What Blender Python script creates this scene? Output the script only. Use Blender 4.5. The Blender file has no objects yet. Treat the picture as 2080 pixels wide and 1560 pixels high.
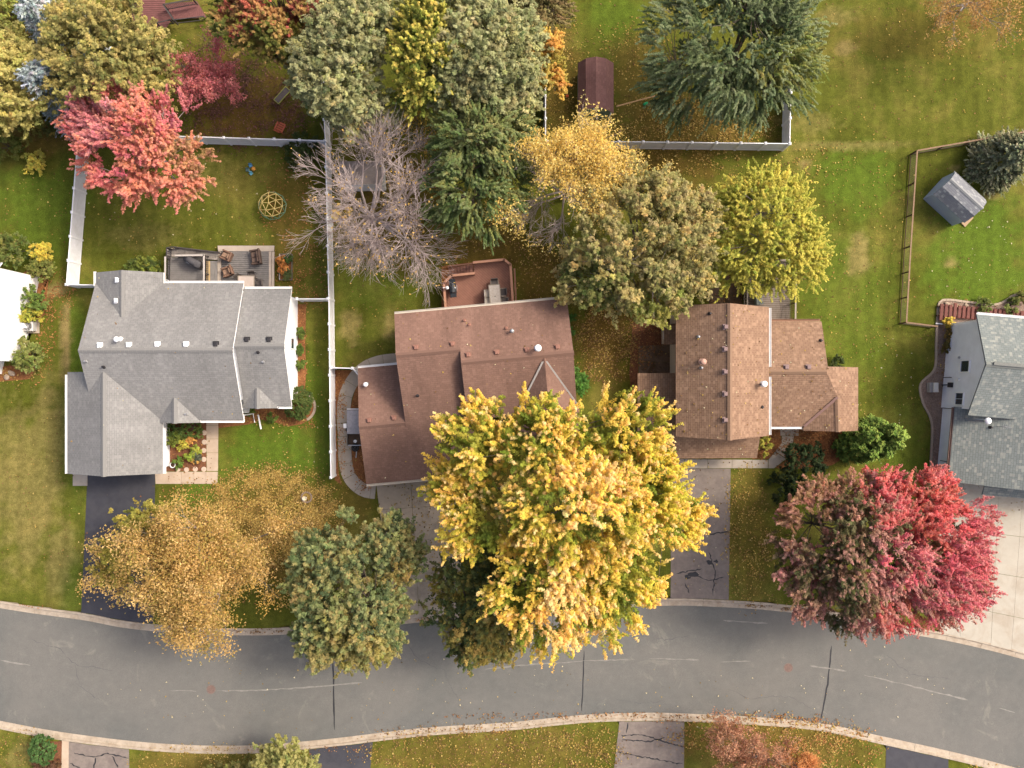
import bpy, math, random
import numpy as np
from mathutils import Vector, Matrix

# ------------------------------------------------------------------ camera, world, sun, exposure
sc = bpy.context.scene
COL = sc.collection
CAM_H, PXM, CX, CY = 65.0, 27.0, 1040.0, 780.0      # flying height, photo pixels per metre on the ground, image centre
cam = bpy.data.cameras.new('camera')
cam.sensor_width = 36.0
cam.lens = 36.0 * (PXM * CAM_H) / 2080.0
cam.clip_start, cam.clip_end = 0.5, 2000.0
cam_o = bpy.data.objects.new('camera', cam); COL.objects.link(cam_o)
cam_o.location = (0, 0, CAM_H)
sc.camera = cam_o

SUN_AZ, SUN_EL = math.radians(24), math.radians(47)  # azimuth measured from +X towards +Y
sdir = Vector((math.cos(SUN_AZ) * math.cos(SUN_EL), math.sin(SUN_AZ) * math.cos(SUN_EL), math.sin(SUN_EL)))
w = bpy.data.worlds.new('World'); sc.world = w; w.use_nodes = True
wn = w.node_tree.nodes; wl = w.node_tree.links
sky = wn.new('ShaderNodeTexSky'); sky.sky_type = 'NISHITA'; sky.sun_disc = False
sky.sun_elevation = SUN_EL; sky.sun_rotation = math.atan2(sdir.x, sdir.y)
sky.air_density = 0.6; sky.dust_density = 6.0; sky.ozone_density = 0.0
wl.new(sky.outputs[0], wn['Background'].inputs[0]); wn['Background'].inputs[1].default_value = 0.15
sun = bpy.data.lights.new('sun', 'SUN'); sun.energy = 1.2; sun.angle = math.radians(10); sun.color = (1.0, 0.92, 0.8)
sun_o = bpy.data.objects.new('sun', sun); COL.objects.link(sun_o)
sun_o.rotation_euler = sdir.to_track_quat('Z', 'Y').to_euler(); sun_o.location = (0, 0, 90)
vs = sc.view_settings
vs.view_transform = 'Standard'; vs.look = 'None'; vs.gamma = 1.0; vs.exposure = 1.18; vs.use_curve_mapping = False
sc.cycles.max_bounces = 6; sc.cycles.diffuse_bounces = 3; sc.cycles.transmission_bounces = 3; sc.cycles.transparent_max_bounces = 4
sc.cycles.use_denoising = True

rng = np.random.default_rng(7)
random.seed(7)

# ------------------------------------------------------------------ helpers
def P(px, py, z=0.0):
    k = (CAM_H - z) / CAM_H / PXM
    return Vector(((px - CX) * k, (CY - py) * k, z))
def GP(px, py, z=0.0):                               # pixel of the spot on the ground below a point
    return Vector(((px - CX) / PXM, (CY - py) / PXM, z))
K = 1 / 1.45
def lin(c):
    c /= 255.0
    return c / 12.92 if c < 0.04045 else ((c + 0.055) / 1.055) ** 2.4
def C(r, g, b, k=1.0):
    return (min(.9, lin(r) * K * k), min(.9, lin(g) * K * k), min(.9, lin(b) * K * k), 1)

def nmat(name):
    m = bpy.data.materials.new(name); m.use_nodes = True
    n, l = m.node_tree.nodes, m.node_tree.links
    return m, n, l, n['Principled BSDF']
def ramp(n, stops, interp='LINEAR'):
    r = n.new('ShaderNodeValToRGB'); e = r.color_ramp.elements; r.color_ramp.interpolation = interp
    while len(e) < len(stops): e.new(0.5)
    for i, (p, c) in enumerate(stops):
        e[i].position = p; e[i].color = c if len(c) == 4 else (*c, 1)
    return r
def noise(n, l, scale, detail=4, rough=.6, vec=None, dist=0.0):
    t = n.new('ShaderNodeTexNoise'); t.inputs['Scale'].default_value = scale; t.inputs['Detail'].default_value = detail
    t.inputs['Roughness'].default_value = rough; t.inputs['Distortion'].default_value = dist
    if vec is not None: l.new(vec, t.inputs['Vector'])
    return t
def mix(n, l, a, b, fac, mode='MIX'):
    m = n.new('ShaderNodeMix'); m.data_type = 'RGBA'; m.blend_type = mode
    for s, v in ((0, fac), (6, a), (7, b)):
        if hasattr(v, 'is_output'): l.new(v, m.inputs[s])
        else: m.inputs[s].default_value = v
    return m.outputs[2]
def bump(n, l, h, strength, dist, bsdf):
    b = n.new('ShaderNodeBump'); b.inputs['Strength'].default_value = strength; b.inputs['Distance'].default_value = dist
    l.new(h, b.inputs['Height']); l.new(b.outputs[0], bsdf.inputs['Normal'])
def sh(c, k): return (min(1, c[0] * k), min(1, c[1] * k), min(1, c[2] * k), 1)

MATS = {}
def simple(name, col, rough=.75, var=.25, scale=6.0, metal=0.0, bmp=0.0, bscale=40.0, stain=None, world=True):
    if name in MATS: return MATS[name]
    m, n, l, b = nmat(name)
    tc = n.new('ShaderNodeNewGeometry').outputs['Position']
    t = noise(n, l, scale, 6, .65, tc)
    r = ramp(n, [(.3, sh(col, 1 - var)), (.7, sh(col, 1 + var))]); l.new(t.outputs[0], r.inputs[0])
    out = r.outputs[0]
    if stain:
        t2 = noise(n, l, stain[1], 5, .7, tc, .6)
        r2 = ramp(n, [(.45, (0, 0, 0, 1)), (.65, (1, 1, 1, 1))]); l.new(t2.outputs[0], r2.inputs[0])
        mm = n.new('ShaderNodeMath'); mm.operation = 'MULTIPLY'; mm.inputs[1].default_value = stain[2]
        l.new(r2.outputs[0], mm.inputs[0])
        out = mix(n, l, out, stain[0], mm.outputs[0])
    l.new(out, b.inputs['Base Color']); b.inputs['Roughness'].default_value = rough; b.inputs['Metallic'].default_value = metal
    b.inputs['Specular IOR Level'].default_value = .3
    if bmp:
        t3 = noise(n, l, bscale, 3, .6, tc); bump(n, l, t3.outputs[0], bmp, .02, b)
    MATS[name] = m; return m

def shingle(name, c1, c2, c3, stain=.35, row=.15, lines=.5, speck=.35):
    m, n, l, b = nmat(name)
    uv = n.new('ShaderNodeUVMap'); uv.uv_map = 'uv'
    br = n.new('ShaderNodeTexBrick'); br.offset = .5
    l.new(uv.outputs[0], br.inputs['Vector'])
    for k, v in (('Scale', 1.0), ('Mortar Size', .012), ('Mortar Smooth', .3), ('Bias', 0.0), ('Brick Width', .33), ('Row Height', row)):
        br.inputs[k].default_value = v
    br.inputs['Color1'].default_value = c1; br.inputs['Color2'].default_value = c2
    br.inputs['Mortar'].default_value = sh(c1, 1 - lines)
    m2 = n.new('ShaderNodeMapping'); m2.inputs['Scale'].default_value = (5.0, 1 / row, 1); l.new(uv.outputs[0], m2.inputs['Vector'])
    fl_ = n.new('ShaderNodeVectorMath'); fl_.operation = 'FLOOR'; l.new(m2.outputs[0], fl_.inputs[0])
    wh = n.new('ShaderNodeTexWhiteNoise'); wh.noise_dimensions = '2D'; l.new(fl_.outputs[0], wh.inputs['Vector'])
    r0 = ramp(n, [(.0, (0, 0, 0, 1)), (1 - speck, (0, 0, 0, 1)), (1.0, (1, 1, 1, 1))]); l.new(wh.outputs['Value'], r0.inputs[0])
    fm = n.new('ShaderNodeMath'); fm.operation = 'MULTIPLY'; fm.inputs[1].default_value = .85; l.new(r0.outputs[0], fm.inputs[0])
    o = mix(n, l, br.outputs['Color'], c3, fm.outputs[0])
    mp = n.new('ShaderNodeMapping'); mp.inputs['Scale'].default_value = (1.0, .22, 1); l.new(uv.outputs[0], mp.inputs['Vector'])
    t = noise(n, l, .55, 6, .6, mp.outputs[0], .5)
    r = ramp(n, [(.3, (1 - stain,) * 3), (.7, (1.06,) * 3)]); l.new(t.outputs[0], r.inputs[0])
    o = mix(n, l, o, r.outputs[0], 1.0, 'MULTIPLY')
    t2 = noise(n, l, 22, 3, .7, uv.outputs[0])
    r2 = ramp(n, [(.25, (.78,) * 3), (.75, (1.22,) * 3)]); l.new(t2.outputs[0], r2.inputs[0])
    o = mix(n, l, o, r2.outputs[0], 1.0, 'MULTIPLY')
    l.new(o, b.inputs['Base Color']); b.inputs['Roughness'].default_value = .9; b.inputs['Specular IOR Level'].default_value = .15
    # each course rises towards its butt edge
    sx = n.new('ShaderNodeSeparateXYZ'); l.new(uv.outputs[0], sx.inputs[0])
    d = n.new('ShaderNodeMath'); d.operation = 'DIVIDE'; d.inputs[1].default_value = row; l.new(sx.outputs[1], d.inputs[0])
    fr = n.new('ShaderNodeMath'); fr.operation = 'FRACT'; l.new(d.outputs[0], fr.inputs[0])
    inv = n.new('ShaderNodeMath'); inv.operation = 'SUBTRACT'; inv.inputs[0].default_value = 1; l.new(fr.outputs[0], inv.inputs[1])
    bump(n, l, inv.outputs[0], .6, .02, b)
    return m

def siding(name, col, pitch=.13):
    m, n, l, b = nmat(name)
    pos = n.new('ShaderNodeNewGeometry').outputs['Position']
    sx = n.new('ShaderNodeSeparateXYZ'); l.new(pos, sx.inputs[0])
    d = n.new('ShaderNodeMath'); d.operation = 'DIVIDE'; d.inputs[1].default_value = pitch; l.new(sx.outputs[2], d.inputs[0])
    fr = n.new('ShaderNodeMath'); fr.operation = 'FRACT'; l.new(d.outputs[0], fr.inputs[0])
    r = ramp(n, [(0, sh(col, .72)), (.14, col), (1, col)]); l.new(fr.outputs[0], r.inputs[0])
    t = noise(n, l, 1.3, 5, .6, pos); r2 = ramp(n, [(.3, (.92,) * 3), (.7, (1.04,) * 3)]); l.new(t.outputs[0], r2.inputs[0])
    l.new(mix(n, l, r.outputs[0], r2.outputs[0], 1.0, 'MULTIPLY'), b.inputs['Base Color'])
    b.inputs['Roughness'].default_value = .5
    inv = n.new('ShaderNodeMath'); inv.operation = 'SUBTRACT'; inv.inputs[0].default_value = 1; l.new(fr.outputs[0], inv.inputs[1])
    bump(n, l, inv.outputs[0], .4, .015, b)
    return m

def leafmat(name, trans=.35):
    m, n, l, b = nmat(name)
    at = n.new('ShaderNodeAttribute'); at.attribute_name = 'leaf_colour'
    n.remove(b); out = n['Material Output']
    di = n.new('ShaderNodeBsdfDiffuse'); tr = n.new('ShaderNodeBsdfTranslucent'); mx = n.new('ShaderNodeMixShader')
    l.new(at.outputs[0], di.inputs[0]); l.new(at.outputs[0], tr.inputs[0]); mx.inputs[0].default_value = trans
    l.new(di.outputs[0], mx.inputs[1]); l.new(tr.outputs[0], mx.inputs[2]); l.new(mx.outputs[0], out.inputs[0])
    return m

def link(o, parent=None):
    COL.objects.link(o)
    if parent is not None: o.parent = parent
    return o
LABELS = {}
def tag(o, label=None, cat=None, group=None, kind=None):
    if label:
        o['label'] = label
        LABELS.setdefault(label, []).append(o)
    if cat: o['category'] = cat
    if group: o['group'] = group
    if kind: o['kind'] = kind
    return o
def thing(name, loc, label, cat, group=None):
    o = bpy.data.objects.new(name, None); o.empty_display_size = .3; o.location = loc
    link(o); return tag(o, label, cat, group)
def wloc(o):
    v = Vector((0, 0, 0))
    while o is not None: v = v + o.location; o = o.parent
    return v

class G:
    """collects shapes and links them as one mesh object"""
    def __init__(s): s.v = []; s.f = []; s.uv = []; s.mi = []
    def add(s, vs_, fs, uvs=None, mi=0):
        b = len(s.v); s.v += [tuple(x) for x in vs_]
        for i, f in enumerate(fs):
            s.f.append([b + k for k in f]); s.uv.append(uvs[i] if uvs else None)
            s.mi.append(mi[i] if isinstance(mi, (list, tuple)) else mi)
        return s
    def box(s, c, d, rz=0.0, mi=0, tilt=None, bev=0.0):
        x, y, z = d[0] / 2, d[1] / 2, d[2] / 2
        M = Matrix.Rotation(rz, 3, 'Z')
        if tilt: M = M @ Matrix.Rotation(tilt[1], 3, tilt[0])
        c = Vector(c)
        if bev > 0:
            e = min(bev, x * .9, y * .9, z * .9)
            pts = []
            for zz, k in ((-z, 1), (z - e, 0), (z, 1)):
                q = e if k else 0
                pts += [(-x + q, -y + q, zz), (x - q, -y + q, zz), (x - q, y - q, zz), (-x + q, y - q, zz)]
            fs = [(3, 2, 1, 0)]
            for r in (0, 4):
                fs += [(r + i, r + (i + 1) % 4, r + 4 + (i + 1) % 4, r + 4 + i) for i in range(4)]
            fs.append((8, 9, 10, 11))
            return s.add([M @ Vector(p) + c for p in pts], fs, None, mi)
        pts = [(-x, -y, -z), (x, -y, -z), (x, y, -z), (-x, y, -z), (-x, -y, z), (x, -y, z), (x, y, z), (-x, y, z)]
        return s.add([M @ Vector(p) + c for p in pts], [(3, 2, 1, 0), (4, 5, 6, 7), (0, 1, 5, 4), (1, 2, 6, 5), (2, 3, 7, 6), (3, 0, 4, 7)], None, mi)
    def prism(s, pts, z0, z1, mi=0, mtop=None):
        n = len(pts)
        a = sum(pts[i][0] * pts[(i + 1) % n][1] - pts[(i + 1) % n][0] * pts[i][1] for i in range(n))
        if a < 0:
            pts = pts[::-1]
            if isinstance(z1, (list, tuple)): z1 = list(z1)[::-1]
        tz = z1 if isinstance(z1, (list, tuple)) else [z1] * n
        v = [(p[0], p[1], z0) for p in pts] + [(p[0], p[1], t) for p, t in zip(pts, tz)]
        fs = [tuple(range(n - 1, -1, -1)), tuple(range(n, 2 * n))] + [(i, (i + 1) % n, n + (i + 1) % n, n + i) for i in range(n)]
        return s.add(v, fs, None, [mi, mi if mtop is None else mtop] + [mi] * n)
    def slab(s, pts, t=.16, mi=0, ms=1):
        p = [Vector(q) for q in pts]; n = len(p)
        nor = Vector((0, 0, 0))
        for i in range(n): nor += p[i].cross(p[(i + 1) % n])
        if nor.z < 0: p = p[::-1]; nor = -nor
        nor.normalize()
        h = Vector((0, 0, 1)).cross(nor)
        h = h.normalized() if h.length > 1e-4 else Vector((1, 0, 0))
        up = nor.cross(h)
        uv = [(q.dot(h), q.dot(up)) for q in p]
        v = p + [q - Vector((0, 0, t)) for q in p]
        fs = [tuple(range(n)), tuple(range(2 * n - 1, n - 1, -1))] + [(i, n + i, n + (i + 1) % n, (i + 1) % n) for i in range(n)]
        return s.add(v, fs, [uv] + [None] * (n + 1), [mi] + [ms] * (n + 1))
    def tube(s, pts, r, n=6, mi=0, cap=True):
        pts = [Vector(p) for p in pts]; rs = r if isinstance(r, (list, tuple)) else [r] * len(pts)
        rings = []
        for i, p in enumerate(pts):
            d = (pts[min(i + 1, len(pts) - 1)] - pts[max(i - 1, 0)])
            d = d.normalized() if d.length > 1e-6 else Vector((0, 0, 1))
            a = d.orthogonal().normalized() if abs(d.z) > .9 else Vector((0, 0, 1)).cross(d).normalized()
            b = d.cross(a)
            rings.append([p + (a * math.cos(2 * math.pi * k / n) + b * math.sin(2 * math.pi * k / n)) * rs[i] for k in range(n)])
        v = [q for rr in rings for q in rr]; fs = []
        for i in range(len(pts) - 1):
            for k in range(n): fs.append((i * n + k, i * n + (k + 1) % n, (i + 1) * n + (k + 1) % n, (i + 1) * n + k))
        if cap: fs.append(tuple(range(n - 1, -1, -1))); fs.append(tuple(len(v) - n + k for k in range(n)))
        return s.add(v, fs, None, mi)
    def lathe(s, prof, c, n=20, mi=0, sx=1.0, sy=1.0, rz=0.0):
        c = Vector(c); M = Matrix.Rotation(rz, 3, 'Z'); v = []; fs = []
        for r, z in prof:
            for k in range(n):
                a = 2 * math.pi * k / n
                v.append(M @ Vector((r * sx * math.cos(a), r * sy * math.sin(a), z)) + c)
        for i in range(len(prof) - 1):
            for k in range(n): fs.append((i * n + k, i * n + (k + 1) % n, (i + 1) * n + (k + 1) % n, (i + 1) * n + k))
        fs.append(tuple(range(n - 1, -1, -1))); fs.append(tuple(len(v) - n + k for k in range(n)))
        return s.add(v, fs, None, mi)
    def obj(s, name, mats, parent=None, smooth=False):
        me = bpy.data.meshes.new(name); off = wloc(parent) if parent is not None else Vector((0, 0, 0))
        me.from_pydata([(x - off.x, y - off.y, z - off.z) for x, y, z in s.v], [], s.f)
        for m in (mats if isinstance(mats, (list, tuple)) else [mats]): me.materials.append(m)
        me.polygons.foreach_set('material_index', s.mi)
        if any(u is not None for u in s.uv):
            lay = me.uv_layers.new(name='uv'); k = 0
            for f, u in zip(s.f, s.uv):
                for i in range(len(f)):
                    if u is not None: lay.data[k].uv = u[i]
                    k += 1
        if smooth: me.polygons.foreach_set('use_smooth', [True] * len(me.polygons))
        me.update()
        return link(bpy.data.objects.new(name, me), parent)

def np_mesh(name, verts, faces, mat, parent=None, col=None, smooth=False):
    """faces: (n,4) or (n,3) int array"""
    me = bpy.data.meshes.new(name); k = faces.shape[1]
    v = np.asarray(verts, np.float32)
    if parent is not None: v = v - np.array(wloc(parent), np.float32)
    me.vertices.add(len(v)); me.vertices.foreach_set('co', np.ascontiguousarray(v, np.float32).ravel())
    me.loops.add(faces.size); me.loops.foreach_set('vertex_index', np.ascontiguousarray(faces, np.int32).ravel())
    me.polygons.add(len(faces)); me.polygons.foreach_set('loop_start', np.arange(0, faces.size, k, dtype=np.int32))
    if smooth: me.polygons.foreach_set('use_smooth', np.ones(len(faces), bool))
    me.update(calc_edges=True)
    if col is not None:
        a = me.color_attributes.new('leaf_colour', 'FLOAT_COLOR', 'POINT')
        c = np.ones((len(v), 4), np.float32); c[:, :3] = col; a.data.foreach_set('color', c.ravel())
    me.materials.append(mat)
    return link(bpy.data.objects.new(name, me), parent)

def clip(poly, nx, ny, d):                           # keep nx*x+ny*y <= d
    out = []
    for i in range(len(poly)):
        a, b = poly[i], poly[(i + 1) % len(poly)]
        da, db = nx * a[0] + ny * a[1] - d, nx * b[0] + ny * b[1] - d
        if da <= 0: out.append(a)
        if (da < 0 < db) or (db < 0 < da):
            t = da / (da - db); out.append((a[0] + (b[0] - a[0]) * t, a[1] + (b[1] - a[1]) * t))
    return out
def planks(parent, poly, ang, wd, gap, z0, z1, mat, name='plank'):
    nx, ny = -math.sin(ang), math.cos(ang)
    ds = [nx * p[0] + ny * p[1] for p in poly]; d = min(ds)
    while d < max(ds) - .02:
        q = clip(clip([tuple(p) for p in poly], nx, ny, d + wd - gap), -nx, -ny, -d)
        if len(q) >= 3: G().prism(q, z0, z1 + random.uniform(-.004, .004)).obj(name, mat, parent)
        d += wd

# ------------------------------------------------------------------ the ground
def blobs(X, Y, lst, nz=None):
    o = np.zeros_like(X)
    for px, py, rx, ry, s in lst:
        dx, dy = (X - (px - CX) / PXM) / (rx / PXM), (Y - (CY - py) / PXM) / (ry / PXM)
        d = np.sqrt(dx * dx + dy * dy)
        if nz is not None: d = d + nz
        o = np.maximum(o, s * np.clip((1.25 - d) / .6, 0, 1))
    return o
NBK = np.array([(-1300, 1010), (-600, 1108), (-300, 1165), (0, 1221), (172, 1246), (251, 1261), (350, 1271), (467, 1276), (574, 1275), (700, 1266), (841, 1251), (1000, 1235), (1150, 1224),
                (1351, 1216), (1450, 1218), (1560, 1225), (1660, 1237), (1760, 1256), (1840, 1272), (1940, 1290), (2060, 1319), (2200, 1362), (2500, 1470), (3400, 1850)], float)
SBK = np.array([(-1300, 1262), (-600, 1362), (-300, 1420), (0, 1481), (120, 1503), (260, 1521), (366, 1529), (450, 1531), (538, 1529), (680, 1516), (860, 1495), (1040, 1483), (1190, 1468),
                (1320, 1464), (1400, 1466), (1541, 1473), (1667, 1485), (1796, 1513), (1936, 1544), (2062, 1576), (2200, 1618), (2500, 1730), (3400, 2110)], float)
def smooth_line(a):                                  # dense Catmull-Rom points in metres
    pts = [np.array(((x - CX) / PXM, (CY - y) / PXM)) for x, y in a]; out = []
    for i in range(1, len(pts) - 2):
        p0, p1, p2, p3 = pts[i - 1:i + 3]
        for t in np.linspace(0, 1, 24, endpoint=False):
            out.append(.5 * (2 * p1 + (p2 - p0) * t + (2 * p0 - 5 * p1 + 4 * p2 - p3) * t * t + (3 * p1 - p0 - 3 * p2 + p3) * t ** 3))
    return np.array(out)
NL, SL = smooth_line(NBK), smooth_line(SBK)
def nback(x): return np.interp(x, NL[:, 0], NL[:, 1])
def sback(x): return np.interp(x, SL[:, 0], SL[:, 1])
def in_road(x, y, pad=.3): return (y < nback(x) - pad) & (y > sback(x) + pad)

def build_lawn():
    xs = np.concatenate([[-600, -300, -150, -90, -60], np.linspace(-45, 45, 251), [60, 90, 150, 300, 600]])
    ys = np.concatenate([[-600, -300, -150, -90, -55], np.linspace(-39, 39, 217), [55, 90, 150, 300, 600]])
    X, Y = np.meshgrid(xs, ys)
    Z = np.where(in_road(X, Y, .08), -.32, 0.0) + np.minimum(0, 0.012 * np.sin(X * .9 + Y * .4) * np.sin(Y * .7))
    nz = .35 * np.sin(X * 1.9 + 2 * np.sin(Y * 1.3)) * np.sin(Y * 2.1 + np.sin(X * 1.7)) + rng.normal(0, .08, X.shape)
    dry = blobs(X, Y, [(55, 1010, 70, 140, .42), (95, 880, 40, 100, .4), (20, 900, 50, 80, .3), (133, 700, 9, 90, .95), (110, 590, 28, 14, .9), (1745, 520, 20, 46, .6), (1718, 98, 20, 14, .55), (1600, 165, 14, 12, .3),
        (1720, 296, 130, 7, .4), (1635, 332, 10, 10, .8), (715, 660, 22, 34, .55), (795, 660, 16, 26, .55), (1455, 1000, 6, 90, .3), (1930, 536, 14, 10, .7), (120, 1130, 30, 80, .4), (1940, 345, 10, 8, .7),
        (2010, 395, 26, 12, .5), (60, 1530, 50, 30, .35), (1700, 30, 40, 20, .35), (1640, 250, 60, 24, .25), (430, 340, 60, 40, .15), (300, 480, 80, 30, .2)], nz)
    lush = blobs(X, Y, [(1715, 640, 100, 200, .5), (1990, 520, 110, 130, .9), (560, 930, 130, 70, .95), (430, 1000, 60, 40, .9), (80, 420, 95, 110, .7), (1740, 370, 90, 70, .8), (1250, 30, 60, 50, .7), (1840, 900, 60, 70, .5),
        (150, 1190, 30, 60, .6), (155, 820, 22, 200, .8), (760, 570, 90, 60, .45), (640, 850, 22, 120, .6), (1640, 1000, 60, 40, .4)], nz)
    lit = blobs(X, Y, [(500, 220, 115, 75, 1), (430, 150, 90, 60, .8), (1230, 690, 60, 90, .95), (1400, 260, 160, 60, .75), (1330, 330, 120, 60, .8), (1000, 505, 110, 50, .8), (1100, 560, 60, 60, .8), (800, 420, 130, 120, .7),
        (590, 470, 45, 150, .6), (1880, 70, 180, 60, .35), (1990, 30, 110, 50, .5), (570, 1080, 130, 110, .8), (1520, 1080, 50, 130, .5), (1000, 1530, 260, 50, .5), (1560, 1510, 200, 50, .7), (400, 1550, 160, 30, .5), (1140, 160, 40, 120, .7),
        (1000, 1000, 250, 120, .5), (1300, 160, 60, 100, .6), (60, 250, 110, 80, .8), (60, 60, 120, 110, .5), (1310, 640, 60, 60, .9), (720, 1010, 50, 60, .5), (1640, 900, 60, 30, .8)], nz)
    me = bpy.data.meshes.new('lawn'); ny, nx = X.shape
    idx = np.arange(nx * ny).reshape(ny, nx)
    F = np.stack([idx[:-1, :-1], idx[:-1, 1:], idx[1:, 1:], idx[1:, :-1]], -1).reshape(-1, 4)
    V = np.stack([X, Y, Z], -1).reshape(-1, 3)
    m, n, l, b = nmat('lawn_grass')
    at = n.new('ShaderNodeAttribute'); at.attribute_name = 'leaf_colour'
    sp = n.new('ShaderNodeSeparateColor'); l.new(at.outputs[0], sp.inputs[0])
    pos = n.new('ShaderNodeNewGeometry').outputs['Position']
    t1 = noise(n, l, .22, 5, .6, pos, .4); t2 = noise(n, l, 2.1, 6, .7, pos); t3 = noise(n, l, 14, 4, .75, pos)
    r1 = ramp(n, [(.32, C(84, 88, 27)), (.5, C(98, 103, 36)), (.68, C(126, 119, 54))]); l.new(t1.outputs[0], r1.inputs[0])
    def modded(x, k):                                # break the painted zone's edge with noise
        a = n.new('ShaderNodeMath'); a.operation = 'SUBTRACT'; l.new(t2.outputs[0], a.inputs[0]); a.inputs[1].default_value = .5
        c = n.new('ShaderNodeMath'); c.operation = 'MULTIPLY_ADD'; l.new(a.outputs[0], c.inputs[0]); c.inputs[1].default_value = k; l.new(x, c.inputs[2])
        c.use_clamp = True
        d = n.new('ShaderNodeMath'); d.operation = 'MULTIPLY'; l.new(c.outputs[0], d.inputs[0]); l.new(x, d.inputs[1])
        e = n.new('ShaderNodeMath'); e.operation = 'POWER'; l.new(d.outputs[0], e.inputs[0]); e.inputs[1].default_value = .5
        return e.outputs[0]
    o = mix(n, l, r1.outputs[0], C(92, 114, 34), modded(sp.outputs[2], .8))
    o = mix(n, l, o, C(116, 94, 44), modded(sp.outputs[1], 1.2))
    o = mix(n, l, o, C(158, 138, 88), modded(sp.outputs[0], 1.2))
    # mowing stripes and tuft grain
    wv = n.new('ShaderNodeTexWave'); wv.inputs['Scale'].default_value = .28; wv.inputs['Distortion'].default_value = 3.0; wv.inputs['Detail'].default_value = 3; wv.inputs['Detail Scale'].default_value = 2; l.new(pos, wv.inputs['Vector'])
    rw = ramp(n, [(.2, (.93,) * 3), (.8, (1.05,) * 3)]); l.new(wv.outputs[0], rw.inputs[0]); o = mix(n, l, o, rw.outputs[0], 1.0, 'MULTIPLY')
    r2 = ramp(n, [(.3, (.74,) * 3), (.7, (1.24,) * 3)]); l.new(t2.outputs[0], r2.inputs[0]); o = mix(n, l, o, r2.outputs[0], 1.0, 'MULTIPLY')
    r3 = ramp(n, [(.28, (.6,) * 3), (.5, (.98,) * 3), (.74, (1.45,) * 3)]); l.new(t3.outputs[0], r3.inputs[0]); o = mix(n, l, o, r3.outputs[0], 1.0, 'MULTIPLY')
    l.new(o, b.inputs['Base Color']); b.inputs['Roughness'].default_value = .95; b.inputs['Specular IOR Level'].default_value = .1
    bump(n, l, t3.outputs[0], .7, .06, b)
    col = np.stack([dry, lit, lush], -1).reshape(-1, 3)
    ob = np_mesh('lawn', V, F, m, None, col, True); tag(ob, None, None, None, 'structure')
build_lawn()

# ------------------------------------------------------------------ road and kerbs
ROADZ = -.12
def road_mat():
    m, n, l, b = nmat('road_asphalt')
    pos = n.new('ShaderNodeNewGeometry').outputs['Position']
    t1 = noise(n, l, .12, 6, .65, pos, .5); t2 = noise(n, l, 1.6, 6, .75, pos); t3 = noise(n, l, 30, 2, .8, pos)
    r1 = ramp(n, [(.3, C(106, 107, 103)), (.6, C(121, 119, 113))]); l.new(t1.outputs[0], r1.inputs[0])
    r2 = ramp(n, [(.3, (.92,) * 3), (.6, (1.02,) * 3), (.72, (1.16, 1.15, 1.12))]); l.new(t2.outputs[0], r2.inputs[0])
    r3 = ramp(n, [(.3, (.82,) * 3), (.7, (1.18,) * 3)]); l.new(t3.outputs[0], r3.inputs[0])
    t4 = noise(n, l, .32, 7, .72, pos, 1.2); r4 = ramp(n, [(.6, (1, 1, 1)), (.68, (1.3, 1.28, 1.22)), (.75, (1.12,) * 3)]); l.new(t4.outputs[0], r4.inputs[0])
    o = mix(n, l, r1.outputs[0], r2.outputs[0], 1.0, 'MULTIPLY'); o = mix(n, l, o, r3.outputs[0], 1.0, 'MULTIPLY'); o = mix(n, l, o, r4.outputs[0], 1.0, 'MULTIPLY')
    l.new(o, b.inputs['Base Color']); b.inputs['Roughness'].default_value = .9; b.inputs['Specular IOR Level'].default_value = .2
    bump(n, l, t3.outputs[0], .3, .01, b)
    return m
xs = np.linspace(-70, 70, 560)
V = np.concatenate([np.stack([xs, nback(xs) - .45, np.full_like(xs, ROADZ)], 1), np.stack([xs, (nback(xs) + sback(xs)) / 2, np.full_like(xs, ROADZ + .05)], 1), np.stack([xs, sback(xs) + .45, np.full_like(xs, ROADZ)], 1)])
i = np.arange(559); n_ = 560
F = np.concatenate([np.stack([n_ + i, n_ + i + 1, i + 1, i], 1), np.stack([2 * n_ + i, 2 * n_ + i + 1, n_ + i + 1, n_ + i], 1)])
road = np_mesh('road', V, F, road_mat(), None, None, True); tag(road, None, None, None, 'structure')
def road_z(x, y):
    a, c = nback(x) - .45, sback(x) + .45; h = (a - c) / 2
    return ROADZ + .05 * (1 - abs(y - (a + c) / 2) / h)

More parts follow.
